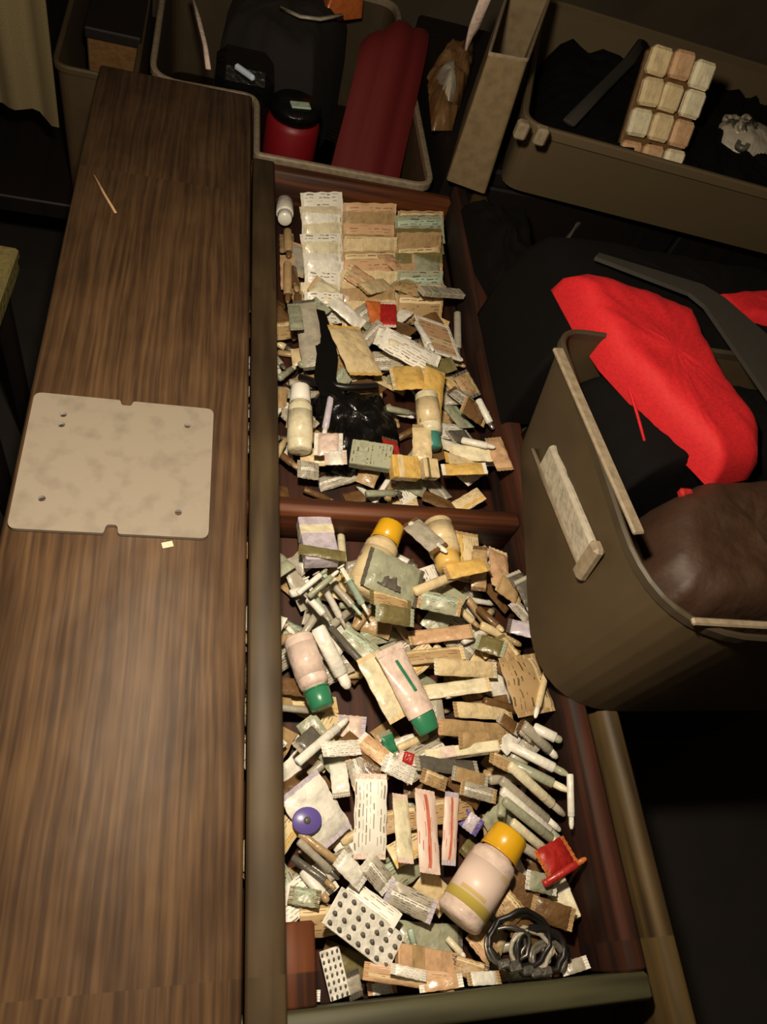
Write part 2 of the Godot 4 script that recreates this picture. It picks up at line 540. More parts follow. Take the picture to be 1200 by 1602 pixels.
func fill_bottle(o: Node3D, l: float, w: float, m: Material, capm: Material, labm: Material) -> void:
	var r := w * 0.5
	var cl := l * 0.24
	var c := Vector3(-l / 2, r, 0)
	var st := begin()
	lathe(st, c, Vector3.RIGHT, [Vector2(0, cl * 0.8), Vector2(r * 0.7, cl * 0.8), Vector2(r * 0.72, cl + 0.004), Vector2(r * 0.9, cl + l * 0.05), Vector2(r, cl + l * 0.1), Vector2(r, l - r * 0.2), Vector2(r * 0.9, l - r * 0.06), Vector2(r * 0.75, l), Vector2(0, l)], 20)
	obj("body", st, m, o)
	st = begin()
	lathe(st, c, Vector3.RIGHT, [Vector2(0, 0), Vector2(r * 0.72, 0), Vector2(r * 0.8, r * 0.1), Vector2(r * 0.86, cl * 0.95), Vector2(r * 0.8, cl), Vector2(0, cl)], 32, 1.0, 0.04)
	var cp := obj("cap", st, capm, o)
	st = begin()
	lathe(st, c, Vector3.RIGHT, [Vector2(r * 0.8, cl * 1.0), Vector2(r * 0.87, cl * 1.0), Vector2(r * 0.87, cl * 1.08), Vector2(r * 0.8, cl * 1.08)], 24)
	obj("cap_ring", st, capm, cp)
	if labm:
		st = begin()
		lathe(st, c, Vector3.RIGHT, [Vector2(r, l * 0.42), Vector2(r + 0.0006, l * 0.42), Vector2(r + 0.0006, l * 0.86), Vector2(r, l * 0.86)], 20)
		obj("label", st, labm, o)

func fill_tube(o: Node3D, l: float, w: float, t: float, m: Material, capm: Material, stripe: Material) -> void:
	var cl := l * 0.2
	var n := 8
	var seg := 16
	var rings := []
	for i in n + 1:
		var u := float(i) / n
		var rz := lerpf(w * 0.42, w * 0.5, u)
		var ry := lerpf(t * 0.5, 0.0015, smoothstep(0.15, 1.0, u))
		var rg := []
		for k in seg:
			var a := TAU * k / seg
			rg.append(Vector3(-l / 2 + cl + (l - cl) * u, t / 2 + sin(a) * ry, cos(a) * rz))
		rings.append(rg)
	var st := begin()
	st.set_smooth_group(1)
	for i in n:
		for k in seg:
			var k2 := (k + 1) % seg
			quad(st, rings[i][k], rings[i][k2], rings[i + 1][k2], rings[i + 1][k], Rect2(float(i) / n, float(k) / seg * 2, 1.0 / n, 2.0 / seg))
	for k in seg:
		tri(st, Vector3(-l / 2 + cl - 0.004, t / 2, 0), rings[0][(k + 1) % seg], rings[0][k])
	obj("body", st, m, o)
	st = begin()
	rbox(st, Vector3(l / 2 - 0.004, t / 2, 0), Vector3(0.009, 0.004, w * 0.99), 0.001)
	obj("crimp", st, m, o)
	st = begin()
	lathe(st, Vector3(-l / 2, t / 2, 0), Vector3.RIGHT, [Vector2(0, 0), Vector2(w * 0.3, 0), Vector2(w * 0.34, 0.003), Vector2(w * 0.4, cl - 0.002), Vector2(w * 0.38, cl + 0.001), Vector2(0, cl + 0.001)], 28, t / w * 1.1, 0.04)
	obj("cap", st, capm, o)
	if stripe:
		st = begin()
		var ya := t / 2 + lerpf(t * 0.5, 0.0015, smoothstep(0.15, 1.0, 0.3))
		var yb := t / 2 + lerpf(t * 0.5, 0.0015, smoothstep(0.15, 1.0, 0.8))
		var ln := (l - cl) * 0.5
		rbox(st, Vector3(-l / 2 + cl + (l - cl) * 0.55, (ya + yb) / 2, 0), Vector3(ln, 0.003, w * 0.1), 0.0006, Basis(Vector3(0, 0, 1), atan2(yb - ya, ln)))
		obj("stripe", st, stripe, o)

func fill_carton(o: Node3D, l: float, w: float, t: float, m: Material, band: Material) -> void:
	var st := begin()
	rbox(st, Vector3(0, t / 2, 0), Vector3(l, t, w), 0.0012)
	obj("carton", st, m, o)
	st = begin()
	rbox(st, Vector3(l / 2 - 0.0004, t * 0.55, 0), Vector3(0.0016, t * 0.82, w * 0.92), 0.0004)
	obj("end_flap", st, m, o)
	st = begin()
	rbox(st, Vector3(-l * 0.2, t / 2, 0), Vector3(l * 0.22, t + 0.0008, w + 0.0008), 0.001)
	obj("band", st, band, o)

func fill_card(o: Node3D, l: float, w: float, t: float, m: Material, edge: Material) -> void:
	var st := begin()
	rbox(st, Vector3(0, t * 0.4, 0), Vector3(l, t * 0.8, w), 0.0008)
	obj("card", st, m, o)
	for s in [-1.0, 1.0]:
		st = begin()
		rbox(st, Vector3(0, t * 0.6, s * w * 0.46), Vector3(l, t * 0.8, w * 0.09), 0.0008)
		obj("border", st, edge, o)
		st = begin()
		rbox(st, Vector3(s * l * 0.46, t * 0.6, 0), Vector3(l * 0.08, t * 0.8, w * 0.83), 0.0008)
		obj("border", st, edge, o)

func fill_blister(o: Node3D, l: float, w: float, t: float, m: Material, dome: Material, nx := 5, nz := 2) -> void:
	var st := begin()
	rbox(st, Vector3(0, 0.001, 0), Vector3(l, 0.002, w), 0.0006)
	obj("card", st, m, o)
	for i in nx:
		for j in nz:
			st = begin()
			var r := minf(l / nx, w / nz) * 0.25
			lathe(st, Vector3((i + 0.5) / nx * l - l / 2, 0.0018, (j + 0.5) / nz * w - w / 2), Vector3.UP, [Vector2(r, 0), Vector2(r * 0.92, t * 0.6), Vector2(r * 0.6, t * 0.95), Vector2(0, t)], 10)
			obj("blister", st, dome, o)

func fill_syringe(o: Node3D, l: float, w: float, m: Material, rod: Material) -> void:
	var r := w * 0.5
	var c := Vector3(-l / 2, r, 0)
	var st := begin()
	lathe(st, c, Vector3.RIGHT, [Vector2(0, l * 0.28), Vector2(r * 1.25, l * 0.28), Vector2(r * 1.25, l * 0.3), Vector2(r * 0.8, l * 0.31), Vector2(r * 0.8, l * 0.76), Vector2(r * 0.3, l * 0.8), Vector2(0, l * 0.8)], 12)
	obj("barrel", st, m, o)
	st = begin()
	rbox(st, c + Vector3(l * 0.15, 0, 0), Vector3(l * 0.29, w * 0.5, w * 0.12), 0.0005)
	rbox(st, c + Vector3(l * 0.15, 0, 0), Vector3(l * 0.29, w * 0.12, w * 0.5), 0.0005)
	lathe(st, c, Vector3.RIGHT, [Vector2(0, 0), Vector2(r * 0.9, 0), Vector2(r * 0.9, 0.002), Vector2(0, 0.002)], 12)
	obj("plunger", st, rod, o)
	st = begin()
	lathe(st, c, Vector3.RIGHT, [Vector2(0, l * 0.79), Vector2(r * 0.45, l * 0.79), Vector2(r * 0.32, l), Vector2(0, l)], 10)
	obj("needle_cap", st, rod, o)

const KIND := {"P": ["packet", "packet"], "S": ["wrapped_stick", "stick"], "B": ["capped_bottle", "bottle"], "T": ["squeeze_tube", "tube"], "C": ["carton", "carton"], "K": ["card_sleeve", "card"], "L": ["blister_card", "blister pack"], "Y": ["syringe", "syringe"]}

# e: kind, x0, y0, x1, y1, width in pixels, material, second material, label, group
func goods(e: Array) -> void:
	var k: String = e[0]
	var h := -0.1
	var c := Vector2.ZERO
	var ang := 0.0
	var l := 0.0
	var w := 0.0
	var t := 0.0
	for it in 3:
		var a := px(e[1], e[2], h)
		var b := px(e[3], e[4], h)
		var dp := Vector2(e[3] - e[1], e[4] - e[2]).normalized()
		var np := Vector2(-dp.y, dp.x) * float(e[5]) * 0.5
		var mid := Vector2(e[1] + e[3], e[2] + e[4]) * 0.5
		var u := px(mid.x + np.x, mid.y + np.y, h)
		var v := px(mid.x - np.x, mid.y - np.y, h)
		var d := b - a
		l = d.length()
		ang = atan2(d.z, d.x)
		var ax := d.normalized()
		var cr := u - v
		w = (cr - ax * cr.dot(ax)).length()
		c = Vector2(a.x + b.x, a.z + b.z) * 0.5
		match k:
			"P": t = clampf(w * 0.35, 0.005, 0.016)
			"S": t = w * 0.8
			"B": t = w
			"T": t = w * 0.62
			"C": t = clampf(w * 0.45, 0.01, 0.028)
			"K": t = 0.004
			"L": t = 0.0045
			"Y": t = w * 1.2
		var f := footprint(c, ang, l, w)
		if not f.is_empty():
			var m := 0.0
			for q in f: m += hm[q[0]]
			h = clampf(m / f.size() - Y0 + t * 0.7, -0.125, -0.04)
	# keep it within the drawer
	var ex := absf(cos(ang)) * l / 2 + absf(sin(ang)) * w / 2
	var ez := absf(sin(ang)) * l / 2 + absf(cos(ang)) * w / 2
	c.x = clampf(c.x, 0.04 + ex, 0.484 - ex)
	c.y = clampf(c.y, -1.298 + ez, 0.029 - ez)
	if c.y > -0.56 and c.y < -0.535 - 0.0: c.y = minf(c.y, -0.565 - ez) if c.y < -0.55 else c.y
	if absf(c.y + 0.549) < ez + 0.014:
		c.y = -0.563 - ez if c.y < -0.549 else -0.535 + ez
	var kk: Array = KIND[k]
	var o := thing(kk[0], e[8], kk[1], e[9] if e.size() > 9 else "")
	var m1: Material = M[e[6]]
	var m2: Material = M[e[7]] if e[7] != "" else null
	match k:
		"P": fill_pouch(o, l, w, t, m1, true, m2)
		"S": fill_stick(o, l, w, t, m1, m2 if m2 else m1)
		"B": fill_bottle(o, l, w, M[e[6]], m2, M[e[10]] if e.size() > 10 else null)
		"T": fill_tube(o, l, w, t, m1, m2, M[e[10]] if e.size() > 10 else null)
		"C": fill_carton(o, l, w, t, m1, m2 if m2 else m1)
		"K": fill_card(o, l, w, t, m1, m2 if m2 else m1)
		"L": fill_blister(o, l, w, t, m1, m2, 7, 4)
		"Y": fill_syringe(o, l, w, m1, m2 if m2 else m1)
	pose(o, c, ang, settle(c, ang, l, w, t, k in ["B", "S", "Y", "T"], Y0 - 0.032))

# ---------------------------------------------------------------- scene
func _ready() -> void:
	rng.seed = 41
	noise.seed = 7
	noise.frequency = 0.02
	# camera, world, lamp
	var cam := Camera3D.new()
	cam.fov = rad_to_deg(2.0 * atan(801.0 / 1157.0))
	cam.near = 0.02
	cam.transform = Transform3D(CB.orthonormalized(), Vector3(0, Y0 + EYE, 0))
	add_child(cam)
	cam.current = true
	var we := WorldEnvironment.new()
	var env := Environment.new()
	env.background_mode = Environment.BG_COLOR
	env.background_color = Color(0.012, 0.011, 0.01)
	env.tonemap_mode = Environment.TONE_MAPPER_LINEAR
	env.tonemap_exposure = 1.0
	env.sdfgi_enabled = true
	env.ssao_enabled = true
	env.ssil_enabled = true
	we.environment = env
	add_child(we)
	make_materials()
	pendant(Vector3(0.0, Y0 + 0.78, -0.3), 1.02)
	room()
	sideboard()
	drawer()
	plate()
	bins_behind()
	tote()
	hm_init(Y0 - 0.126)
	contents()

func pendant(at: Vector3, energy: float) -> void:
	var t := thing("pendant_lamp", "bare warm bulb hanging on a cord from the ceiling", "lamp", "", at)
	var st := begin()
	lathe(st, Vector3(0, -0.03, 0), Vector3.UP, [Vector2(0, 0), Vector2(0.018, 0.004), Vector2(0.03, 0.022), Vector2(0.028, 0.04), Vector2(0.015, 0.062), Vector2(0.013, 0.075), Vector2(0, 0.075)], 20)
	var g := mat(col(255, 226, 178), 0.4)
	g.emission_enabled = true
	g.emission = col(255, 214, 158)
	g.emission_energy_multiplier = 3.0
	obj("bulb", st, g, t)
	st = begin()
	lathe(st, Vector3(0, 0.045, 0), Vector3.UP, [Vector2(0, 0), Vector2(0.018, 0), Vector2(0.018, 0.04), Vector2(0.006, 0.05), Vector2(0, 0.05)], 16)
	obj("socket", st, M.black_gloss, t)
	st = begin()
	lathe(st, Vector3(0, 0.09, 0), Vector3.UP, [Vector2(0, 0), Vector2(0.003, 0), Vector2(0.003, 2.6 - at.y - 0.09), Vector2(0, 2.6 - at.y - 0.09)], 8)
	obj("cord", st, M.cable, t)
	var l := OmniLight3D.new()
	l.light_color = Color(1.0, 0.93, 0.815)
	l.light_energy = energy
	l.light_size = 0.03
	l.omni_range = 8.0
	l.omni_attenuation = 2.0
	l.shadow_enabled = true
	l.name = "bulb_light"
	t.add_child(l)

func room() -> void:
	var s := [["floor", -1.6, 2.2, -0.08, 0.0, -2.7, 1.6, "floor"], ["ceiling", -1.6, 2.2, 2.6, 2.68, -2.7, 1.6, "ceiling"], ["wall_back", -1.6, 2.2, 0.0, 2.6, -2.78, -2.7, "wall"], ["wall_front", -1.6, 2.2, 0.0, 2.6, 1.6, 1.68, "wall"], ["wall_left", -1.68, -1.6, 0.0, 2.6, -2.7, 1.6, "wall"], ["wall_right", 2.2, 2.28, 0.0, 2.6, -2.7, 1.6, "wall"]]
	for q in s:
		var st := begin()
		rbox(st, Vector3((q[1] + q[2]) / 2, (q[3] + q[4]) / 2, (q[5] + q[6]) / 2), Vector3(q[2] - q[1], q[4] - q[3], q[6] - q[5]), 0.001)
		struct(q[0], st, M[q[7]])

# a board with its grain along z: uv from metres
func board(called: String, x0: float, x1: float, y0: float, y1: float, z0: float, z1: float, m: Material, parent: Node, bev: float, along_x := false) -> MeshInstance3D:
	var st := begin()
	rbox(st, Vector3((x0 + x1) / 2, (y0 + y1) / 2, (z0 + z1) / 2), Vector3(x1 - x0, y1 - y0, z1 - z0), bev)
	var am := st.commit_to_arrays()
	var v: PackedVector3Array = am[Mesh.ARRAY_VERTEX]
	var uv := PackedVector2Array()
	for p in v:
		var q := Vector2(p.x + p.y, p.z * 0.55)
		if along_x: q = Vector2(p.z + p.y, p.x * 0.55)
		uv.append(q * 1.6 if called == "top_panel" else q * 2.0)
	am[Mesh.ARRAY_TEX_UV] = uv
	var a := ArrayMesh.new()
	a.add_surface_from_arrays(Mesh.PRIMITIVE_TRIANGLES, am)
	var s2 := SurfaceTool.new()
	s2.create_from(a, 0)
	return obj(called, s2, m, parent)

func sideboard() -> void:
	var t := thing("sideboard", "brown wood sideboard with streaky grain top and pulled-out drawer", "sideboard")
	board("top_panel", -0.197, 0.078, Y0 - 0.022, Y0, -1.44, 0.32, M.wood_top, t, 0.004)
	board("edge_moulding", 0.081, 0.119, Y0 - 0.022, Y0 - 0.0005, -1.245, 0.32, M.wood_edge, t, 0.003)
	board("back_panel", -0.19, -0.172, 0.03, Y0 - 0.022, -1.42, 0.31, M.wood_red, t, 0.002)
	board("end_panel", -0.172, 0.075, 0.03, Y0 - 0.022, -1.42, -1.40, M.wood_red, t, 0.002)
	board("end_panel", -0.172, 0.075, 0.03, Y0 - 0.022, 0.29, 0.31, M.wood_red, t, 0.002)
	board("lower_front", 0.065, 0.085, 0.03, Y0 - 0.17, -1.40, 0.29, M.wood_red, t, 0.002)
	for x in [-0.16, 0.05]:
		for z in [-1.38, 0.27]:
			box_part("leg", x - 0.02, x + 0.02, 0, 0.03, z - 0.02, z + 0.02, M.wood_dark, t)

func drawer() -> void:
	var t := thing("drawer", "long wooden drawer pulled out and crammed with small supplies", "drawer")
	var zn := 0.03
	var zf := -1.3
	board("bottom", 0.02, 0.487, Y0 - 0.14, Y0 - 0.127, zf, zn, M.wood_red, t, 0.001)
	board("side_wall", 0.486, 0.512, Y0 - 0.14, Y0 - 0.03, zf - 0.025, zn, M.wood_red, t, 0.004)
	board("side_wall", 0.005, 0.02, Y0 - 0.14, Y0 - 0.05, zf - 0.025, zn, M.wood_red, t, 0.002)
	board("end_wall", 0.005, 0.486, Y0 - 0.14, Y0 - 0.056, zf - 0.025, zf, M.wood_divider, t, 0.004, true)
	board("end_wall", 0.005, 0.512, Y0 - 0.14, Y0 - 0.03, zn, zn + 0.026, M.wood_grey, t, 0.004, true)
	board("divider", 0.02, 0.486, Y0 - 0.127, Y0 - 0.052, -0.562, -0.536, M.wood_divider, t, 0.004, true)
	board("front_panel", 0.530, 0.560, Y0 - 0.17, Y0 - 0.03, zf - 0.03, 0.34, M.wood_front, t, 0.008)
	for z in [-1.1, -0.6, -0.1]:
		box_part("spacer", 0.511, 0.531, Y0 - 0.13, Y0 - 0.07, z, z + 0.06, M.wood_dark, t)
	board("corner_block", 0.10, 0.156, Y0 - 0.127, Y0 - 0.052, -0.045, zn, M.wood_divider, t, 0.003)

func plate() -> void:
	var o := CSGPolygon3D.new()
	var w := 0.2215
	var l := 0.2
	var pts := PackedVector2Array()
	for p in rpoly([Vector2(-w / 2, -l / 2), Vector2(-0.008, -l / 2), Vector2(-0.006, -l / 2 + 0.012), Vector2(0.006, -l / 2 + 0.012), Vector2(0.008, -l / 2), Vector2(w / 2, -l / 2), Vector2(w / 2, l / 2), Vector2(0.008, l / 2), Vector2(0.006, l / 2 - 0.008), Vector2(-0.006, l / 2 - 0.008), Vector2(-0.008, l / 2), Vector2(-w / 2, l / 2)], [0.01, 0.003, 0.004, 0.004, 0.003, 0.01, 0.01, 0.003, 0.003, 0.003, 0.003, 0.01], 4):
		pts.append(p)
	o.polygon = pts
	o.depth = 0.005
	for q in [[-0.073, 0.068], [-0.073, 0.052], [0.078, 0.068], [-0.08, -0.058], [0.074, -0.066]]:
		var c := CSGCylinder3D.new()
		c.operation = CSGShape3D.OPERATION_SUBTRACTION
		c.radius = 0.0042
		c.height = 0.03
		c.sides = 14
		c.rotation.x = PI / 2
		c.position = Vector3(q[0], q[1], 0)
		c.name = "screw_hole"
		o.add_child(c, true)
	o.material = M.plate
	o.name = "metal_plate"
	o.position = Vector3(-0.0795, Y0 + 0.0065, -0.5535)
	o.rotation.x = -PI / 2
	add_child(o)
	o.set_meta("label", "pale beige rectangular plate with screw holes and notched edges on the wood top")
	o.set_meta("category", "plate")
	var st := begin()
	var a := px(262, 853, 0)
	rbox(st, a + Vector3(0, 0.0012, 0), Vector3(0.013, 0.002, 0.008), 0.0005, Basis(Vector3.UP, 0.3))
	var chip := obj("paper_scrap", st, M.ivory, self)
	chip.set_meta("label", "tiny cream paper scrap below the notched beige plate")
	chip.set_meta("category", "scrap")
	# pale splinter lying on the far end of the top
	st = begin()
	tube(st, [px(148, 275, 0.0025), px(163, 303, 0.003), px(181, 333, 0.0025)], 0.0022, 6)
	var sp := obj("wood_splinter", st, M.peach, self)
	sp.set_meta("label", "thin pale splinter lying on the dark far end of the wood top")
	sp.set_meta("category", "splinter")

func v2(x: float, y: float, h: float) -> Vector2:
	var p := px(x, y, h)
	return Vector2(p.x, p.z)

func polypx(a: Array, h: float) -> Array:
	var out := []
	for q in a: out.append(v2(q[0], q[1], h))
	return out

func bins_behind() -> void:
	# low dark bench the bins stand on
	var t := thing("bench", "low dark wooden bench behind the sideboard carrying the bins", "bench")
	box_part("bench_top", -0.85, 0.46, 0.22, 0.26, -2.35, -1.47, M.wood_dark, t)
	for x in [-0.8, 0.41]:
		for z in [-2.3, -1.52]:
			box_part("leg", x - 0.025, x + 0.025, 0, 0.22, z - 0.025, z + 0.025, M.wood_dark, t)
	t = thing("cabinet", "black low cabinet standing behind the drawer under the tubs", "cabinet")
	box_part("carcass", 0.474, 1.6, 0.03, Y0 - 0.002, -1.95, -1.352, M.wood_dark, t, 0.006)
	box_part("door", 0.49, 1.03, 0.06, Y0 - 0.03, -1.352, -1.335, M.wood_dark, t, 0.004)
	box_part("door", 1.04, 1.58, 0.06, Y0 - 0.03, -1.352, -1.335, M.wood_dark, t, 0.004)
	# stepped bin
	t = thing("storage_bin", "brown plastic bin with a pale stepped rim holding red things", "bin")
	var bh := -0.049
	var a := [v2(238, 20, bh), v2(238, 118, bh), v2(404, 148, bh), v2(404, 250, bh), v2(690, 294, bh), v2(720, 215, bh)]
	a[3].y = minf(a[3].y, -1.338)
	a[0] = Vector2(a[1].x, -2.1)
	a[3].x = a[2].x
	a[5] = Vector2(0.445, -2.1)
	a[4] = Vector2(0.445, a[3].y + 0.0)
	var rim := rpoly(a, [0.05, 0.06, 0.035, 0.008, 0.04, 0.05])
	bin(t, rim, inset(rim, 0.006), Y0 + bh, 0.26, 0.004, 0.008, 0.016, M.bin, M.bin_rim)
	bin_stuff()
	# plain bin to the left
	t = thing("storage_bin", "small dark bin with a dull tan rim beside the stepped bin", "bin")
	var b0 := v2(112, 104, -0.04)
	var b := [Vector2(-0.56, -2.0), Vector2(-0.56, b0.y + 0.0), Vector2(a[1].x - 0.03, b0.y), Vector2(a[1].x - 0.03, -2.0)]
	b[0].x = b0.x - 0.03; b[1].x = b0.x - 0.03
	rim = rpoly(b, [0.03, 0.03, 0.03, 0.03])
	bin(t, rim, inset(rim, 0.006), Y0 - 0.04, 0.26, 0.004, 0.006, 0.012, M.bin, M.bin)
	t = thing("cardboard_box", "flat brown cardboard box inside the small dark bin", "box")
	var c := px(180, 62, -0.06)
	box_part("carton", c.x - 0.05, c.x + 0.05, 0.266, Y0 - 0.05, c.z - 0.14, c.z + 0.03, M.brown, t)
	box_part("lid", c.x - 0.054, c.x + 0.054, Y0 - 0.052, Y0 - 0.03, c.z - 0.144, c.z + 0.034, M.wood_dark, t)
	# tall tan file box
	t = thing("file_box", "tall narrow tan file box standing beside the olive tub", "file box")
	var f0 := px(702, 285, 0.0)
	var fp := [Vector2(0.452, -1.285), Vector2(0.530, -1.262), Vector2(0.622, -1.56), Vector2(0.542, -1.585)]
	var fr := [Vector2(0.438, -1.262), Vector2(0.512, -1.272), Vector2(0.622, -1.56), Vector2(0.542, -1.585)]
	bin(t, rpoly(fr, [0.008, 0.008, 0.008, 0.008], 3), rpoly(fp, [0.008, 0.008, 0.008, 0.008], 3), Y0 + 0.25, Y0, 0.004, 0.001, 0.006, M.bin_tan, M.bin_rim)
	# olive tub
	t = thing("olive_tub", "wide olive plastic tub with clips holding a cream tile pack", "tub")
	var ang := 0.10
	var bs := Transform2D(ang, Vector2(0.566, -1.30))
	var base := []
	var top := []
	for q in [[0.0, 0.0], [0.95, 0.0], [0.95, -0.5], [0.0, -0.5]]:
		base.append(bs * Vector2(q[0], q[1]))
		top.append(bs * Vector2(q[0] + (-0.012 if q[0] < 0.1 else 0.03), q[1] + (0.03 if q[1] > -0.1 else -0.03)))
	# left side runs off to the right
	base[3] = Vector2(0.72, -1.80); top[3] = Vector2(0.71, -1.81)
	bin(t, rpoly(top, [0.05, 0.06, 0.06, 0.06]), rpoly(base, [0.05, 0.06, 0.06, 0.06]), Y0 + 0.15, Y0, 0.004, 0.008, 0.018, M.tub, M.tub)
	for q in [[816, 203], [846, 212]]:
		var cp := px(q[0], q[1], 0.165)
		var st := begin()
		rbox(st, cp, Vector3(0.022, 0.03, 0.02), 0.004, Basis(Vector3.UP, -ang))
		obj("clip", st, M.bin_rim, t)
	# pack of cream tiles, tipped towards the lamp
	var pk := thing("tile_pack", "block of cream square tiles in rows inside the olive tub", "tiles")
	var o := px(1040, 178, 0.168)
	var dist := o.distance_to(Vector3(0, Y0 + EYE, 0))
	var k := dist / 1157.0
	var fb := Basis(Vector3.UP, 0.0).rotated(Vector3.RIGHT, -0.5)
	for r in 4:
		for q in 3:
			var st2 := begin()
			var xx := (q - 1) * 33.0 + rng.randf_range(-2, 2)
			var yy := 54.0 - r * 36.0 + rng.randf_range(-2, 2) - (6.0 if q == 2 and r == 0 else 0.0)
			rbox(st2, o + fb * (Vector3(xx, yy, rng.randf_range(0, 6)) * k), Vector3(29, 32, 14) * k, 0.006, fb * Basis(Vector3(0, 0, 1), rng.randf_range(-0.06, 0.06)))
			obj("tile", st2, [M.cream, M.peach, M.ivory][rng.randi() % 3], pk)
	var bk := begin()
	rbox(bk, o + fb * Vector3(0, 0, -10 * k), Vector3(94, 130, 10) * k, 0.004, fb)
	obj("backing", bk, M.brown, pk)
	# grey pouch with round pieces
	var gp := thing("parts_bag", "clear bag of small grey round parts beside the tile pack", "bag")
	o = px(1180, 200, 0.135)
	var st3 := begin()
	var pl := []
	for i in 14:
		pl.append(Vector2(o.x + cos(TAU * i / 14) * 0.075, o.z + sin(TAU * i / 14) * 0.065))
	mound(st3, pl, Y0 + 0.102, Y0 + 0.138, 3.0, 0.01, 3.0, 6)
	obj("bag", st3, M.grey, gp)
	for i in 14:
		var st4 := begin()
		var rr := sqrt(rng.randf()) * 0.06
		var aa := rng.randf() * TAU
		lathe(st4, Vector3(o.x + cos(aa) * rr, Y0 + 0.131 - rr * rr * 6.0, o.z + sin(aa) * rr), Vector3(rng.randf_range(-.4, .4), 1, rng.randf_range(0, .6)), [Vector2(0.006, 0), Vector2(0.015, 0), Vector2(0.015, 0.012), Vector2(0.006, 0.012), Vector2(0.006, 0)], 10)
		obj("ring", st4, [M.grey, M.slate, M.steel][i % 3], gp)
	# dark lumpy cloth deep in the tub
	var dc := thing("dark_garment", "black crumpled garment filling the olive tub", "garment")
	st3 = begin()
	mound(st3, [bs * Vector2(0.02, -0.012), bs * Vector2(0.93, -0.012), bs * Vector2(0.93, -0.485), bs * Vector2(0.125, -0.48)], Y0 + 0.006, Y0 + 0.108, 16.0, 0.03, 5.0, 14)
	obj("cloth", st3, M.black, dc)
	st3 = begin()
	tube(st3, [px(1006, 66, 0.145), px(985, 95, 0.135), px(940, 140, 0.125), px(890, 192, 0.125)], 0.013, 8, 0.4)
	obj("strap", st3, M.charcoal, dc)
	# curtain on the left
	var cu := thing("curtain", "drab beige curtain hanging at the left beyond the sideboard", "curtain")
	var g := []
	for i in 10:
		var row := []
		for j in 50:
			var u := float(j) / 49
			row.append(Vector3(-0.95 + 0.66 * u, Y0 - 0.17 + 1.5 * i / 9.0 + 0.008 * sin(u * 37.0), -1.52 + 0.018 * sin(u * 52.0) + 0.01 * sin(u * 21.0 + i * 0.1)))
		g.append(row)
	var cs := begin()
	sheet(cs, g, 0.003)
	obj("drape", cs, M.curtain, cu)
	cs = begin()
	tube(cs, [Vector3(-1.1, Y0 + 1.345, -1.52), Vector3(-0.22, Y0 + 1.345, -1.52)], 0.012, 10)
	obj("rod", cs, M.steel, cu)
	# green box by the left edge
	var gb := thing("green_box", "dull green box poking out left of the sideboard", "box")
	c = px(28, 402, -0.12)
	var e1 := px(0, 482, -0.12)
	var dz := (e1 - c).normalized()
	var gbs := Basis(dz.cross(Vector3.UP) * -1.0, Vector3.UP, dz)
	if gbs.x.x < 0: gbs = Basis(-gbs.x, Vector3.UP, dz)
	gbs = gbs.orthonormalized()
	var gst := begin()
	rbox(gst, c + gbs * Vector3(-0.1, -0.014, 0.12), Vector3(0.2, 0.028, 0.24), 0.004, gbs)
	obj("carton", gst, M.olive, gb)
	gst = begin()
	rbox(gst, c + gbs * Vector3(-0.1, 0.008, 0.12), Vector3(0.206, 0.02, 0.246), 0.004, gbs)
	obj("lid", gst, M.olive, gb)
	var sl := thing("dark_stool", "dark wooden stool left of the sideboard under a green box", "stool")
	gst = begin()
	rbox(gst, c + gbs * Vector3(-0.1, -0.044, 0.12), Vector3(0.17, 0.03, 0.21), 0.004, gbs)
	obj("seat", gst, M.wood_dark, sl)
	for lx in [-0.17, -0.03]:
		for lz in [0.03, 0.21]:
			gst = begin()
			var lh := c.y - 0.06
			rbox(gst, c + gbs * Vector3(lx, -0.06 - lh / 2, lz), Vector3(0.025, lh, 0.025), 0.003, gbs)
			obj("leg", gst, M.wood_dark, sl)

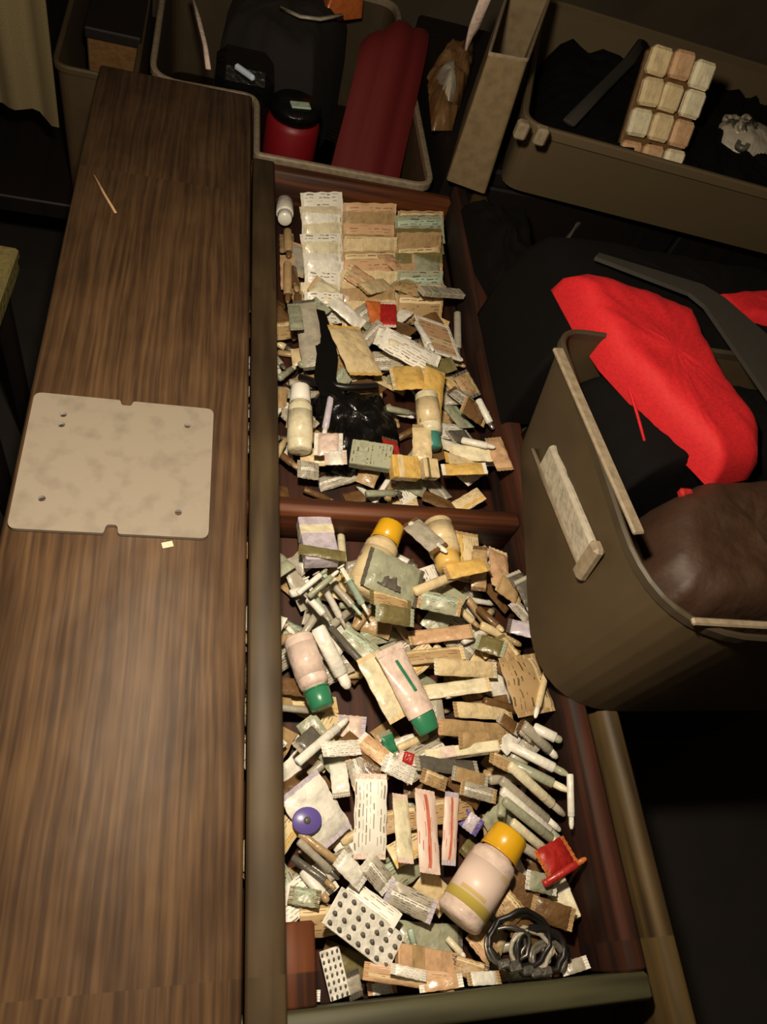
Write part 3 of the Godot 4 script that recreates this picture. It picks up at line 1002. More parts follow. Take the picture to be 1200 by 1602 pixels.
func bin_stuff() -> void:
	# red folded fabric
	var t := thing("red_cushion", "long dark red folded cushion standing in the stepped bin", "cushion")
	var st := begin()
	var g := []
	for i in 16:
		var v := i / 15.0
		var h := lerpf(-0.17, 0.06, v)
		var row := []
		var pa := px(lerpf(516, 580, v), lerpf(292, 38, v), h)
		var pb := px(lerpf(612, 672, v), lerpf(300, 26, v), h)
		for j in 13:
			var u := j / 12.0
			var p := pa.lerp(pb, u)
			p.y += 0.03 * sin(u * PI) + 0.006 * sin(u * 15.0) - 0.05 * pow(v, 6)
			row.append(p)
		g.append(row)
	sheet(st, g, 0.03)
	obj("cover", st, M.deep_red, t)
	# red jar
	t = thing("red_jar", "red jar with a dark lid and pale band in the stepped bin", "jar")
	var p := px(462, 172, -0.09)
	p.y = 0.27
	st = begin()
	lathe(st, p, Vector3.UP, [Vector2(0, 0), Vector2(0.052, 0), Vector2(0.058, 0.006), Vector2(0.058, Y0 - 0.115 - 0.27), Vector2(0.05, Y0 - 0.10 - 0.27), Vector2(0, Y0 - 0.10 - 0.27)], 24)
	obj("body", st, M.jar_red, t)
	st = begin()
	lathe(st, p + Vector3(0, Y0 - 0.10 - 0.27, 0), Vector3.UP, [Vector2(0, 0), Vector2(0.053, 0), Vector2(0.055, 0.02), Vector2(0.05, 0.026), Vector2(0, 0.026)], 24)
	var jl := obj("lid", st, M.black_gloss, t)
	st = begin()
	rbox(st, p + Vector3(0.008, Y0 - 0.071 - 0.27, 0.012), Vector3(0.042, 0.004, 0.022), 0.001, Basis(Vector3.UP, 0.2))
	obj("sticker", st, M.mint, jl)
	# dark case with a pale bar
	t = thing("dark_case", "dark case with a shiny pale blue bar behind the stepped rim", "case")
	p = px(385, 120, -0.03)
	st = begin()
	rbox(st, p + Vector3(0.0, -0.14, -0.07), Vector3(0.12, 0.28, 0.12), 0.02)
	obj("case", st, M.black_gloss, t)
	st = begin()
	rbox(st, px(383, 113, 0.002), Vector3(0.05, 0.012, 0.012), 0.004, Basis(Vector3.UP, -0.75))
	obj("bar", st, mat(col(196, 212, 232), 0.2, {"coat": 0.5}), t)
	# dark padded seat
	t = thing("black_backpack", "black padded backpack lying in the stepped bin behind the red jar", "backpack")
	st = begin()
	mound(st, polypx([[335, 40], [410, 95], [500, 120], [540, 60], [560, 10], [350, -30]], -0.07), 0.27, Y0 - 0.03, 7.0, 0.02, 1.0)
	obj("body", st, M.dark_cloth, t)
	st = begin()
	tube(st, [px(300, -10, 0.0), px(311, 30, 0.012), px(321, 70, 0.012), px(326, 108, 0.0)], 0.005, 6, 0.6)
	obj("piping", st, M.pink, t)
	st = begin()
	tube(st, [px(440, 12, -0.01), px(470, 26, 0.0), px(500, 30, 0.0), px(535, 24, -0.005)], 0.006, 6, 0.6)
	obj("zip", st, M.grey, t)
	st = begin()
	mound(st, polypx([[500, -15], [575, -25], [570, 8], [510, 14]], -0.03), Y0 - 0.06, Y0 + 0.01, 4.0, 0.01, 2.0, 6)
	obj("pocket", st, M.orange, t)
	# dark lining cloth low in the bin
	t = thing("dark_blanket", "dark crumpled blanket lining the stepped bin", "blanket")
	st = begin()
	mound(st, [Vector2(0.125, -1.36), Vector2(0.43, -1.36), Vector2(0.43, -1.56), Vector2(0.125, -1.56)], 0.266, Y0 - 0.2, 8.0, 0.02, 8.0, 10)
	obj("cloth", st, M.dark_cloth, t)
	# crumpled brown paper beside the file box
	t = thing("crumpled_paper", "crumpled brown wrapping paper with pale creases next to file box", "paper")
	st = begin()
	mound(st, polypx([[672, 105], [700, 70], [745, 62], [735, 120], [712, 190], [680, 190]], 0.02), Y0 + 0.0, Y0 + 0.05, 2.0, 0.04, 12.0, 8)
	obj("sheet", st, M.brown, t)
	st = begin()
	mound(st, polypx([[684, 112], [706, 104], [714, 150], [700, 166], [690, 150]], 0.03), Y0 + 0.02, Y0 + 0.07, 2.0, 0.02, 14.0, 5)
	obj("fold", st, M.grey, t)
	t = thing("pink_rod", "pale pink rod leaning beside the tan file box", "rod")
	st = begin()
	tube(st, [px(726, 78, 0.05), px(742, 42, 0.10), px(762, -8, 0.17)], 0.013, 8, 0.6)
	obj("shaft", st, M.pink, t)
	st = begin()
	tube(st, [px(720, 88, 0.035), px(726, 76, 0.052)], 0.02, 8, 0.7)
	obj("grip", st, M.brown, t)

# where the ray of a pixel meets the tote's left face
func on_face(x: float, y: float) -> Vector3:
	var lo := -0.02
	var hi := 0.19
	for i in 24:
		var h := (lo + hi) / 2
		var p := px(x, y, h)
		var f := lerpf(0.434 + (-0.25 - p.z) * 0.1545, 0.480 + (-0.262 - p.z) * -0.0365, (h + 0.029) / 0.219)
		if p.x > f: lo = h
		else: hi = h
	return px(x, y, (lo + hi) / 2)

func tote() -> void:
	# dark box that carries the tote beside the drawer
	var s := thing("support_box", "dark box under the olive tote beside the drawer", "box")
	box_part("carton", 0.62, 1.12, 0.0, Y0 - 0.05, -0.95, -0.36, M.wood_dark, s, 0.006)
	box_part("lid", 0.61, 1.13, Y0 - 0.05, Y0 - 0.031, -0.96, -0.35, M.wood_dark, s, 0.004)
	var t := thing("tote_bin", "olive tote bin with side handle holding a red and black bag", "tote")
	var base := rpoly([Vector2(0.502, -0.69), Vector2(0.434, -0.25), Vector2(1.12, -0.25), Vector2(1.12, -0.69)], [0.04, 0.13, 0.06, 0.04], 10)
	var rim := rpoly([Vector2(0.464, -0.70), Vector2(0.480, -0.262), Vector2(1.14, -0.262), Vector2(1.14, -0.70)], [0.04, 0.13, 0.06, 0.04], 10)
	bin(t, rim, base, Y0 + 0.19, Y0 - 0.029, 0.005, 0.003, 0.014, M.bin, M.bin_dark)
	var st := begin()
	# pale strip along the left rim
	var a := px(872, 545, 0.193)
	var b := px(1000, 836, 0.193)
	var d := (b - a)
	rbox(st, (a + b) / 2, Vector3(d.length(), 0.006, 0.015), 0.002, Basis(d.normalized(), Vector3.UP, d.normalized().cross(Vector3.UP)))
	obj("rim_strip", st, M.bin_rim, t)
	st = begin()
	a = px(1082, 972, 0.193); b = px(1260, 982, 0.193)
	d = b - a
	rbox(st, (a + b) / 2, Vector3(d.length(), 0.006, 0.009), 0.002, Basis(d.normalized(), Vector3.UP, d.normalized().cross(Vector3.UP)))
	obj("rim_strip", st, M.bin_rim, t)
	# handle on the left face: plate and bar
	a = on_face(862, 712); b = on_face(928, 872)
	d = (b - a).normalized()
	var side := on_face(905, 775) - on_face(885, 800)
	var nrm := d.cross(side).normalized()
	if nrm.x > 0: nrm = -nrm
	var bs := Basis(d, nrm.cross(d), nrm).orthonormalized()
	st = begin()
	rbox(st, (a + b) / 2 + nrm * 0.005 - bs.y * 0.0 , Vector3((b - a).length(), 0.04, 0.012), 0.004, bs)
	var hp := obj("handle_plate", st, M.grey, t)
	a = on_face(840, 706) + nrm * 0.006; b = on_face(915, 884) + nrm * 0.006
	st = begin()
	tube(st, [a, a.lerp(b, 0.5), b], 0.005, 8)
	obj("handle_bar", st, M.bin_rim, hp)
	st = begin()
	rbox(st, on_face(928, 878) + nrm * 0.006, Vector3(0.022, 0.056, 0.016), 0.005, bs)
	obj("handle_foot", st, M.bin_rim, hp)
	# latch on the near face
	st = begin()
	rbox(st, px(1140, 1042, 0.09), Vector3(0.075, 0.026, 0.016), 0.003)
	var lt := obj("latch", st, M.tan, t)
	st = begin()
	rbox(st, px(1156, 1034, 0.098), Vector3(0.014, 0.012, 0.018), 0.003)
	obj("latch_slot", st, M.black_gloss, lt)
	# bag
	var bag := thing("red_bag", "bright red and black bag with a dark strap inside the tote", "bag")
	st = begin()
	mound(st, [Vector2(0.50, -0.685), Vector2(1.10, -0.685), Vector2(1.10, -0.515), Vector2(0.62, -0.505), Vector2(0.530, -0.49)], Y0 - 0.02, Y0 + 0.165, 9.0, 0.006, 20.0, 12)
	mound(st, [Vector2(0.475, -0.955), Vector2(1.10, -0.955), Vector2(1.10, -0.715), Vector2(0.475, -0.715)], Y0 - 0.031, Y0 + 0.175, 12.0, 0.006, 21.0, 12)
	obj("body", st, M.black, bag)
	st = begin()
	mound(st, polypx([[886, 411], [910, 406], [1000, 436], [1088, 470], [1130, 560], [1206, 672], [1210, 716], [1146, 728], [1060, 640], [966, 540], [925, 480]], 0.20), Y0 + 0.15, Y0 + 0.205, 10.0, 0.006, 24.0, 10)
	obj("flap", st, M.red_cloth, bag)
	st = begin()
	mound(st, polypx([[1108, 452], [1260, 436], [1270, 520], [1200, 500], [1140, 490]], 0.19), Y0 + 0.12, Y0 + 0.19, 8.0, 0.006, 27.0, 8)
	obj("pocket", st, M.red_cloth, bag)
	st = begin()
	var g := []
	for i in 12:
		var v := i / 11.0
		var c := px(930, 404, 0.19).lerp(px(1092, 466, 0.2), v * 2.0) if v < 0.5 else px(1092, 466, 0.2).lerp(px(1212, 640, 0.2), v * 2.0 - 1.0)
		var c2 := px(936, 398, 0.185).lerp(px(1114, 452, 0.195), v * 2.0) if v < 0.5 else px(1114, 452, 0.195).lerp(px(1330, 640, 0.2), v * 2.0 - 1.0)
		var row := []
		for j in 5:
			row.append(c.lerp(c2, j / 4.0))
		g.append(row)
	sheet(st, g, 0.006)
	obj("strap", st, M.charcoal, bag)
	st = begin()
	tube(st, [px(966, 548, 0.174), px(980, 595, 0.166), px(996, 645, 0.16), px(1008, 690, 0.146)], 0.0022, 6)
	obj("piping", st, M.red_cloth, bag)
	# brown pouch in front of it
	var br := thing("brown_pouch", "dark brown leather pouch in the near end of the tote", "pouch")
	st = begin()
	mound(st, polypx([[1034, 790], [1050, 752], [1100, 728], [1290, 722], [1290, 965], [1120, 962], [1060, 935], [1034, 880]], 0.17), Y0 - 0.02, Y0 + 0.17, 9.0, 0.006, 33.0, 12)
	obj("body", st, M.leather, br)
	st = begin()
	rbox(st, px(1072, 772, 0.152), Vector3(0.018, 0.012, 0.012), 0.003)
	obj("snap", st, M.red, br)
	st = begin()
	tube(st, [px(905, 350, 0.13), px(880, 385, 0.08), px(850, 420, 0.05), px(815, 462, 0.02), px(790, 500, -0.02)], 0.007, 8, 0.5)
	obj("hanging_strap", st, M.charcoal, bag)
	# black sack in the far right corner of the drawer
	var sk := thing("black_sack", "black crumpled sack slumped over the far corner of the drawer", "sack")
	st = begin()
	mound(st, [Vector2(0.486, -1.24), Vector2(0.486, -1.06), Vector2(0.505, -0.99), Vector2(0.56, -0.97), Vector2(0.60, -1.06), Vector2(0.61, -1.24)], Y0 - 0.0295, Y0 + 0.03, 3.5, 0.025, 40.0, 10)
	obj("sack", st, M.black, sk)

# ---------------------------------------------------------------- what fills the drawer
var named := []


# standing packets filed one behind the other: x from, x to, far row, near row, count
func filed(x0: float, x1: float, ya: float, yb: float, n: int, mats: Array, label: String, group: String) -> void:
	for i in n:
		var f := float(i) / (n - 1)
		var y := lerpf(ya, yb, f)
		var a := px(x0 + rng.randf_range(-3, 3), y, -0.085)
		var b := px(x1 + rng.randf_range(-3, 3), y + rng.randf_range(-4, 4), -0.085)
		var d := b - a
		var hgt := rng.randf_range(0.05, 0.062)
		var t := rng.randf_range(0.008, 0.013)
		var o := thing("filed_packet", label % ORD[i], "packet", group)
		fill_pouch(o, d.length(), hgt, t, M[mats[rng.randi() % mats.size()]], true, null)
		var ax := d.normalized()
		var lean := rng.randf_range(0.5, 1.05)
		var bs := Basis(ax, Vector3.UP, ax.cross(Vector3.UP)).rotated(ax, lean)
		var c := (a + b) * 0.5
		c.z = maxf(c.z, -1.268 + 0.004 * i)
		c.y = Y0 - 0.118 + sin(lean) * hgt * 0.5
		o.transform = Transform3D(bs, c)
		var half := d.length() / 2
		for q in footprint(Vector2(c.x, c.z), atan2(ax.z, ax.x), half * 2, hgt * cos(lean)):
			hm[q[0]] = maxf(hm[q[0]], c.y + 0.004)

const ORD := ["first", "second", "third", "fourth", "fifth", "sixth", "seventh", "eighth", "ninth", "tenth", "eleventh", "twelfth"]

func row(kind: String, pts: Array, w: float, m: Array, label: String, group: String) -> void:
	for i in pts.size():
		var p: Array = pts[i]
		named.append([kind, p[0], p[1], p[2], p[3], w, m[i % m.size()], m[(i + 1) % m.size()], label % ORD[i], group])

func add(k: String, x0: float, y0: float, x1: float, y1: float, w: float, m1: String, m2: String, label: String, group := "", m3 := "") -> void:
	var e := [k, x0, y0, x1, y1, w, m1, m2, label, group]
	if m3 != "": e.append(m3)
	named.append(e)

func contents() -> void:
	# --- far compartment
	row("P", [[486, 448, 530, 470], [540, 430, 590, 452], [560, 470, 606, 446], [618, 440, 660, 468], [640, 420, 690, 428], [596, 400, 628, 430], [650, 476, 696, 462]], 24, ["ivory", "print_peach", "cream", "print_tan", "sage", "peach"], "crumpled packet lying askew on the filed rows, %s from the sideboard edge", "packets askew on the filed rows")
	add("B", 449, 352, 448, 314, 27, "white", "white_cap", "short white bottle tucked in the far corner of the drawer")
	row("P", [[448, 366, 450, 404], [462, 396, 464, 436], [448, 416, 449, 458], [460, 450, 462, 492]], 22, ["tan", "grey", "peach", "print_tan"], "narrow tan packet between sideboard and filed white row, %s from the far end", "tan packets by the filed white row")
	row("S", [[449, 372, 451, 412], [458, 420, 459, 470], [447, 440, 446, 492], [461, 474, 463, 515]], 13, ["tan", "brown"], "brown paper stick along the sideboard edge, %s from the short white bottle", "brown sticks by the sideboard edge")
	add("P", 472, 500, 488, 590, 34, "grey", "slate", "grey foil packet left of the black pouch strap")
	add("P", 452, 508, 458, 560, 20, "sage", "", "narrow grey-green packet against the drawer edge beside the grey foil one")
	add("P", 512, 492, 562, 522, 18, "white", "", "slim white packet lying slantwise above the black strap")
	add("C", 640, 500, 712, 482, 14, "grey", "sage", "thin grey-green carton across the far right packets")
	add("P", 575, 486, 590, 520, 24, "orange", "peach", "small orange packet among the cream packets of the far half")
	add("P", 604, 486, 604, 524, 24, "red", "pink", "small dark red packet beside the orange packet")
	add("P", 555, 560, 590, 532, 20, "print_grey", "grey", "grey printed packet right of the cream wrapped soap")
	add("P", 585, 540, 632, 558, 22, "print_white", "white", "white printed packet below the small red packet")
	add("C", 610, 532, 645, 548, 18, "print_tan", "tan", "little brown printed carton under the red packet")
	add("K", 672, 512, 680, 582, 58, "print_peach", "white", "clear sleeve with white borders and a pinkish card inside")
	add("S", 644, 520, 668, 580, 9, "white", "white", "white stick leaning along the white-bordered sleeve")
	add("S", 718, 500, 722, 560, 11, "grey", "slate", "dull grey stick right of the white-bordered sleeve")
	add("P", 700, 590, 640, 600, 20, "olive", "", "olive packet between white wrapper and drawer side")
	add("P", 582, 572, 668, 606, 30, "print_white", "white", "crinkled white wrapper below the bordered sleeve")
	add("S", 590, 578, 640, 588, 9, "ivory", "honey", "ivory stick on the crinkled white wrapper")
	add("P", 530, 530, 566, 602, 52, "cream", "honey", "plump cream wrapped soap with a yellowish end beside black strap")
	add("B", 472, 618, 470, 706, 38, "ivory", "white_cap", "ivory bottle lying left of the black pouch", "", "ivory")
	add("S", 512, 648, 500, 702, 11, "lilac", "white", "bluish white stick between ivory bottle and black pouch")
	add("P", 488, 716, 528, 722, 36, "pink", "white", "pinkish white packet at the foot of the ivory bottle")
	add("P", 600, 628, 650, 634, 44, "honey", "cream", "pale yellow packet at the upper right of the black pouch")
	add("P", 660, 612, 660, 690, 34, "honey", "olive", "mustard packet beside the teal-capped bottle")
	add("B", 684, 688, 672, 612, 34, "ivory", "teal_cap", "small yellowish bottle with a teal cap", "", "cream")
	row("P", [[700, 620, 740, 650], [712, 650, 752, 668], [722, 600, 750, 630], [700, 690, 736, 680]], 24, ["print_grey", "brown", "print_tan", "slate"], "grey-brown packet between teal-capped bottle and drawer side, %s of its cluster", "grey-brown packets by the teal cap")
	add("S", 748, 662, 772, 704, 9, "white", "silver", "white stick along the drawer side near the divider")
	add("P", 604, 700, 606, 742, 26, "red", "brown", "maroon packet under the lower edge of the black pouch")
	add("P", 650, 690, 652, 742, 28, "cream", "tan", "upright cream packet below the mustard packet")
	add("C", 540, 735, 600, 748, 32, "print_sage", "sage", "grey-green carton between black pouch and divider")
	add("P", 500, 748, 530, 752, 26, "white", "pink", "small white packet in front of the grey-green carton")
	add("P", 460, 750, 492, 752, 24, "print_grey", "grey", "grey packet in the left corner before the divider")
	row("P", [[686, 708, 748, 716], [694, 728, 756, 736], [680, 746, 746, 756], [676, 764, 738, 772]], 20, ["white", "ivory", "cream", "honey"], "cream packet in the fanned pile, %s one towards the divider", "cream pile at the divider")
	add("C", 596, 757, 640, 757, 30, "honey", "cream", "square pale yellow carton against the divider")
	add("C", 648, 752, 672, 752, 26, "cream", "olive", "tiny cream carton beside the square yellow carton")
	add("P", 776, 728, 792, 786, 22, "peach", "tan", "tan packet wedged in the corner of divider and drawer side")
	add("S", 716, 700, 764, 722, 9, "white", "white", "white stick on top of the fanned cream pile")
	# --- near compartment, first third
	add("C", 484, 812, 494, 886, 50, "lilac", "ivory", "white and lilac carton next to the divider")
	add("S", 530, 806, 526, 892, 13, "ivory", "honey", "ivory stick leaning beside the lilac carton")
	add("P", 462, 880, 530, 892, 18, "olive", "", "olive packet under the end of the lilac carton")
	add("B", 604, 794, 558, 888, 52, "cream", "yellow_cap", "cream bottle with a yellow cap touching the divider", "", "print_cream")
	add("P", 615, 820, 655, 870, 26, "grey", "brown", "brownish grey packet under the white pencil-like stick")
	add("B", 684, 892, 672, 816, 44, "cream", "honey_cap", "cream bottle right of the slanting white stick", "", "cream")
	add("S", 630, 838, 682, 896, 10, "white", "white", "white stick slanting across between two cream bottles")
	add("P", 716, 830, 716, 902, 36, "print_cream", "tan", "upright cream printed packet right of the cream bottle")
	add("P", 742, 870, 742, 930, 22, "tan", "brown", "brown-tan packet beside the peach packet")
	row("P", [[744, 826, 768, 840], [768, 836, 794, 856], [748, 850, 762, 866]], 18, ["print_grey", "lilac", "white"], "little grey and white packet at the divider's end, %s from the cream packet", "little packets at the divider's right end")
	add("P", 776, 866, 770, 934, 32, "peach", "cream", "peach packet against the drawer side near the divider")
	add("P", 560, 900, 650, 930, 56, "sage", "slate", "dull green bag with dark contents below the yellow-capped cream bottle")
	add("P", 590, 905, 625, 915, 30, "slate", "slate", "dark grey pouch on the dull green bag")
	row("Y", [[468, 918, 524, 1000], [486, 908, 542, 988], [504, 902, 560, 980], [522, 900, 574, 966], [466, 944, 506, 1000]], 13, ["mint", "white", "grey"], "slim plastic syringe in the slanting sheaf, %s from the sideboard edge", "sheaf of syringes")
	row("S", [[464, 934, 508, 902], [476, 950, 520, 916]], 9, ["white", "sage"], "short white stick lying across the sheaf of syringes, %s from the divider", "sticks across the syringes")
	add("S", 634, 944, 724, 906, 15, "cream", "tan", "cream stick slanting up from the dull green bag")
	add("P", 690, 906, 752, 900, 26, "honey", "tan", "tan yellow packet under the slanting cream stick")
	row("S", [[702, 952, 742, 990], [722, 944, 764, 986], [744, 956, 780, 1000]], 11, ["cream", "tan", "brown"], "short brown stick above the stacked cream packets, %s from the dull green bag", "short brown sticks")
	row("P", [[566, 958, 630, 968], [570, 984, 630, 990], [640, 960, 700, 975], [760, 930, 800, 950], [776, 1000, 800, 1040], [740, 1010, 780, 1030]], 26, ["print_tan", "olive", "print_sage", "tan"], "brownish printed packet between syringes and cream stack, %s from the divider", "brownish printed packets")
	row("P", [[806, 930, 828, 966], [812, 970, 838, 1000], [800, 1000, 842, 1018], [820, 948, 846, 985]], 22, ["slate", "print_grey", "lilac"], "dark grey crinkled packet along the drawer side, %s from the peach packet", "dark grey packets at the drawer side")
	# middle third
	add("B", 502, 1114, 462, 1004, 46, "pink", "green_cap", "pinkish white bottle with a green cap by the sideboard edge", "", "pink")
	add("S", 484, 996, 542, 1082, 24, "white", "white", "bright white fat stick above the green-capped bottle")
	add("S", 512, 990, 566, 1066, 11, "slate", "grey", "grey stick lying along the bright white fat stick")
	add("P", 556, 1052, 610, 1140, 42, "ivory", "cream", "long cream packet beside the green-capped squeeze tube")
	add("T", 662, 1152, 590, 1030, 50, "pink", "green_cap", "pale squeeze tube with a green cap and thin green stripe", "", "green")
	row("P", [[636, 1004, 728, 1004], [628, 1030, 720, 1032], [664, 1056, 768, 1058], [656, 1090, 752, 1088], [690, 1128, 786, 1126], [664, 1152, 782, 1158]], 24, ["peach", "print_tan", "cream", "ivory", "cream", "tan"], "cream packet in the neat stack beside the pale tube, %s from the divider", "neat stack of cream packets")
	add("P", 700, 1170, 770, 1168, 24, "tan", "tan", "tan packet at the bottom of the neat cream stack")
	add("C", 660, 1186, 768, 1182, 18, "ivory", "pink", "long ivory carton below the neat cream stack")
	add("P", 640, 1206, 742, 1204, 26, "slate", "grey", "dark grey packet below the long ivory carton")
	add("P", 790, 1046, 822, 1130, 66, "print_tan", "tan", "large tan envelope near the drawer side")
	add("S", 856, 1064, 832, 1142, 11, "cream", "white", "cream stick along the right edge of the tan envelope")
	row("P", [[770, 1130, 800, 1150], [800, 1140, 830, 1160]], 22, ["brown", "print_grey"], "small brownish packet below the large tan envelope, %s from the cream stack", "small packets below the tan envelope")
	add("P", 462, 1186, 500, 1150, 36, "slate", "grey", "dark packet under the bright slanting white stick")
	add("P", 528, 1140, 566, 1148, 36, "pink", "lilac", "pinkish round-cornered packet below the white stick's tip")
	add("S", 456, 1206, 546, 1122, 15, "white", "white", "bright white stick slanting up from the sideboard edge")
	add("P", 596, 1150, 612, 1186, 20, "green", "sage", "small green packet left of the tiny red packet")
	add("P", 626, 1182, 652, 1190, 18, "red", "pink", "tiny red packet below the green tube cap")
	row("P", [[500, 1180, 560, 1170], [520, 1200, 526, 1258], [546, 1190, 560, 1240], [560, 1160, 600, 1200], [590, 1200, 640, 1220]], 26, ["print_white", "white", "print_grey", "print_peach"], "white crumpled packet above the violet-dotted pouch, %s of the heap", "white crumpled packets")
	# near third
	add("P", 458, 1232, 520, 1316, 76, "white", "lilac", "white pouch that carries a round violet sticker")
	row("P", [[650, 1218, 690, 1232], [700, 1212, 760, 1226], [710, 1236, 770, 1250], [745, 1200, 780, 1215]], 22, ["print_tan", "tan", "print_grey"], "brown speckled packet above the upright pink row, %s from the ivory carton", "brown speckled packets")
	add("P", 574, 1220, 572, 1345, 48, "print_white", "pink", "wide pinkish white packet, leftmost of the upright row")
	add("P", 624, 1246, 622, 1356, 26, "ivory", "pink", "narrow ivory packet in the upright row")
	add("P", 662, 1240, 658, 1372, 34, "print_red", "pink", "upright pink packet with a red printed band")
	add("P", 694, 1246, 698, 1354, 24, "print_red", "lilac", "narrow upright packet with lilac ends beside the red-banded one")
	add("P", 716, 1282, 740, 1300, 26, "lilac", "violet", "little lilac packet above the big yellow-capped bottle")
	add("P", 722, 1340, 745, 1312, 20, "olive", "", "little olive packet left of the big yellow cap")
	row("S", [[458, 1320, 528, 1378], [456, 1342, 520, 1396], [466, 1306, 540, 1362]], 13, ["grey", "slate", "tan"], "grey stick in the sheaf below the violet-dotted pouch, %s of the sheaf", "grey sheaf below the violet dot")
	add("P", 520, 1346, 562, 1384, 30, "white", "white", "bright white packet below the wide pinkish packet")
	add("P", 562, 1350, 600, 1390, 34, "print_grey", "white", "grey printed packet right of the bright white packet")
	row("S", [[812, 1150, 874, 1196], [806, 1172, 886, 1228], [800, 1190, 892, 1252], [792, 1206, 896, 1280], [786, 1224, 898, 1300], [778, 1240, 894, 1318], [770, 1256, 884, 1330], [790, 1286, 872, 1342], [796, 1312, 866, 1358], [846, 1156, 884, 1182]], 15, ["grey", "white", "sage", "ivory"], "slim white stick in the parallel bundle, %s from the tan envelope", "parallel bundle of white sticks")
	add("S", 888, 1222, 898, 1304, 10, "white", "white", "white stick standing across the ends of the parallel bundle")
	add("P", 806, 1378, 858, 1390, 30, "sage", "white", "grey-green packet below the parallel bundle")
	add("B", 788, 1296, 712, 1434, 76, "pink", "yellow_cap", "big pale bottle with a bright yellow cap and yellow print", "", "print_yellow")
	add("P", 870, 1360, 920, 1330, 46, "red", "orange", "red packet against the drawer side near the front end")
	add("S", 872, 1388, 926, 1348, 13, "red", "orange", "red stick lying on the lower edge of the red packet")
	add("C", 906, 1372, 930, 1440, 30, "ivory", "white", "white carton hanging below the red packet")
	# front end
	add("P", 454, 1400, 498, 1410, 30, "print_sage", "olive", "olive packet above the wooden corner block")
	add("P", 600, 1396, 668, 1428, 38, "print_grey", "lilac", "grey and white packet under the big yellow-capped bottle")
	add("P", 610, 1470, 720, 1478, 62, "sage", "slate", "big dull green translucent bag near the front end")
	add("S", 642, 1452, 650, 1482, 10, "mint", "white", "short mint stick on the big dull green bag")
	add("P", 504, 1492, 586, 1520, 40, "olive", "brown", "dark olive packet under the dotted white strip")
	add("L", 504, 1418, 614, 1496, 62, "white", "slate", "white strip with rows of dark dots near the front end")
	add("C", 610, 1500, 716, 1512, 38, "peach", "tan", "long peach carton across the front end")
	add("P", 560, 1540, 690, 1552, 30, "print_peach", "peach", "peach printed packet against the grey end wall")
	add("P", 612, 1516, 664, 1528, 18, "print_white", "white", "white printed packet between the two peach things")
	add("P", 700, 1520, 750, 1540, 30, "print_tan", "brown", "brown printed packet at the end wall")
	add("P", 770, 1404, 800, 1440, 40, "print_tan", "brown", "brown packet above the tangle of dark cables")
	add("P", 820, 1420, 880, 1440, 36, "brown", "tan", "brown paper packet left of the hanging white carton")
	add("P", 730, 1460, 760, 1500, 36, "print_peach", "tan", "small peach printed packet left of the cables")
	add("S", 700, 1468, 726, 1500, 11, "ivory", "white", "ivory stub between green bag and cables")
	add("P", 782, 1534, 856, 1526, 20, "ivory", "white", "bright cream packet flat against the end wall below the cables")
	add("L", 512, 1508, 530, 1588, 32, "white", "slate", "narrow dotted white strip beside the wooden corner block")
	add("P", 545, 1520, 556, 1560, 24, "grey", "slate", "grey packet right of the narrow dotted strip")
	row("P", [[575, 1568, 620, 1560], [640, 1566, 700, 1560], [712, 1552, 764, 1546], [770, 1510, 800, 1526], [864, 1530, 900, 1520]], 22, ["print_white", "peach", "white", "print_tan", "grey"], "short packet jammed along the grey end wall, %s from the corner block", "packets along the grey end wall")
	add("P", 462, 1580, 500, 1582, 20, "white", "white", "white packet corner below the wooden corner block")
	filler()
	filed(476, 534, 318, 470, 11, ["white", "print_white", "ivory", "white"], "white paper packet in the filed white row, %s from the drawer's far end", "filed white packets")
	filed(538, 620, 330, 486, 11, ["peach", "print_peach", "cream", "tan", "print_tan"], "peach paper packet in the filed peach row, %s from the drawer's far end", "filed peach packets")
	filed(622, 692, 336, 476, 10, ["tan", "olive", "print_tan", "print_sage"], "tan paper packet in the filed tan row, %s from the drawer's far end", "filed tan packets")
	black_pouch()
	for e in named: goods(e)
	violet_dot()
	cables()

const ANCHORS := [[500, 480, "filed white row"], [548, 565, "plump cream soap"], [470, 660, "ivory bottle"], [560, 660, "black pouch"], [680, 660, "teal-capped bottle"], [676, 545, "white-bordered sleeve"], [715, 745, "fanned cream pile"], [490, 850, "lilac carton"], [580, 840, "yellow-capped cream bottle"], [773, 900, "peach packet"], [515, 945, "sheaf of syringes"], [605, 915, "dull green bag"], [705, 1080, "neat cream stack"], [806, 1090, "tan envelope"], [480, 1060, "green-capped bottle"], [625, 1090, "green-capped tube"], [500, 1165, "bright slanting stick"], [490, 1275, "violet-dotted pouch"], [640, 1300, "upright pink row"], [840, 1250, "parallel stick bundle"], [750, 1365, "big yellow-capped bottle"], [895, 1345, "red packet"], [560, 1455, "dotted white strip"], [665, 1475, "big green bag"], [830, 1480, "cable tangle"], [660, 1505, "long peach carton"]]

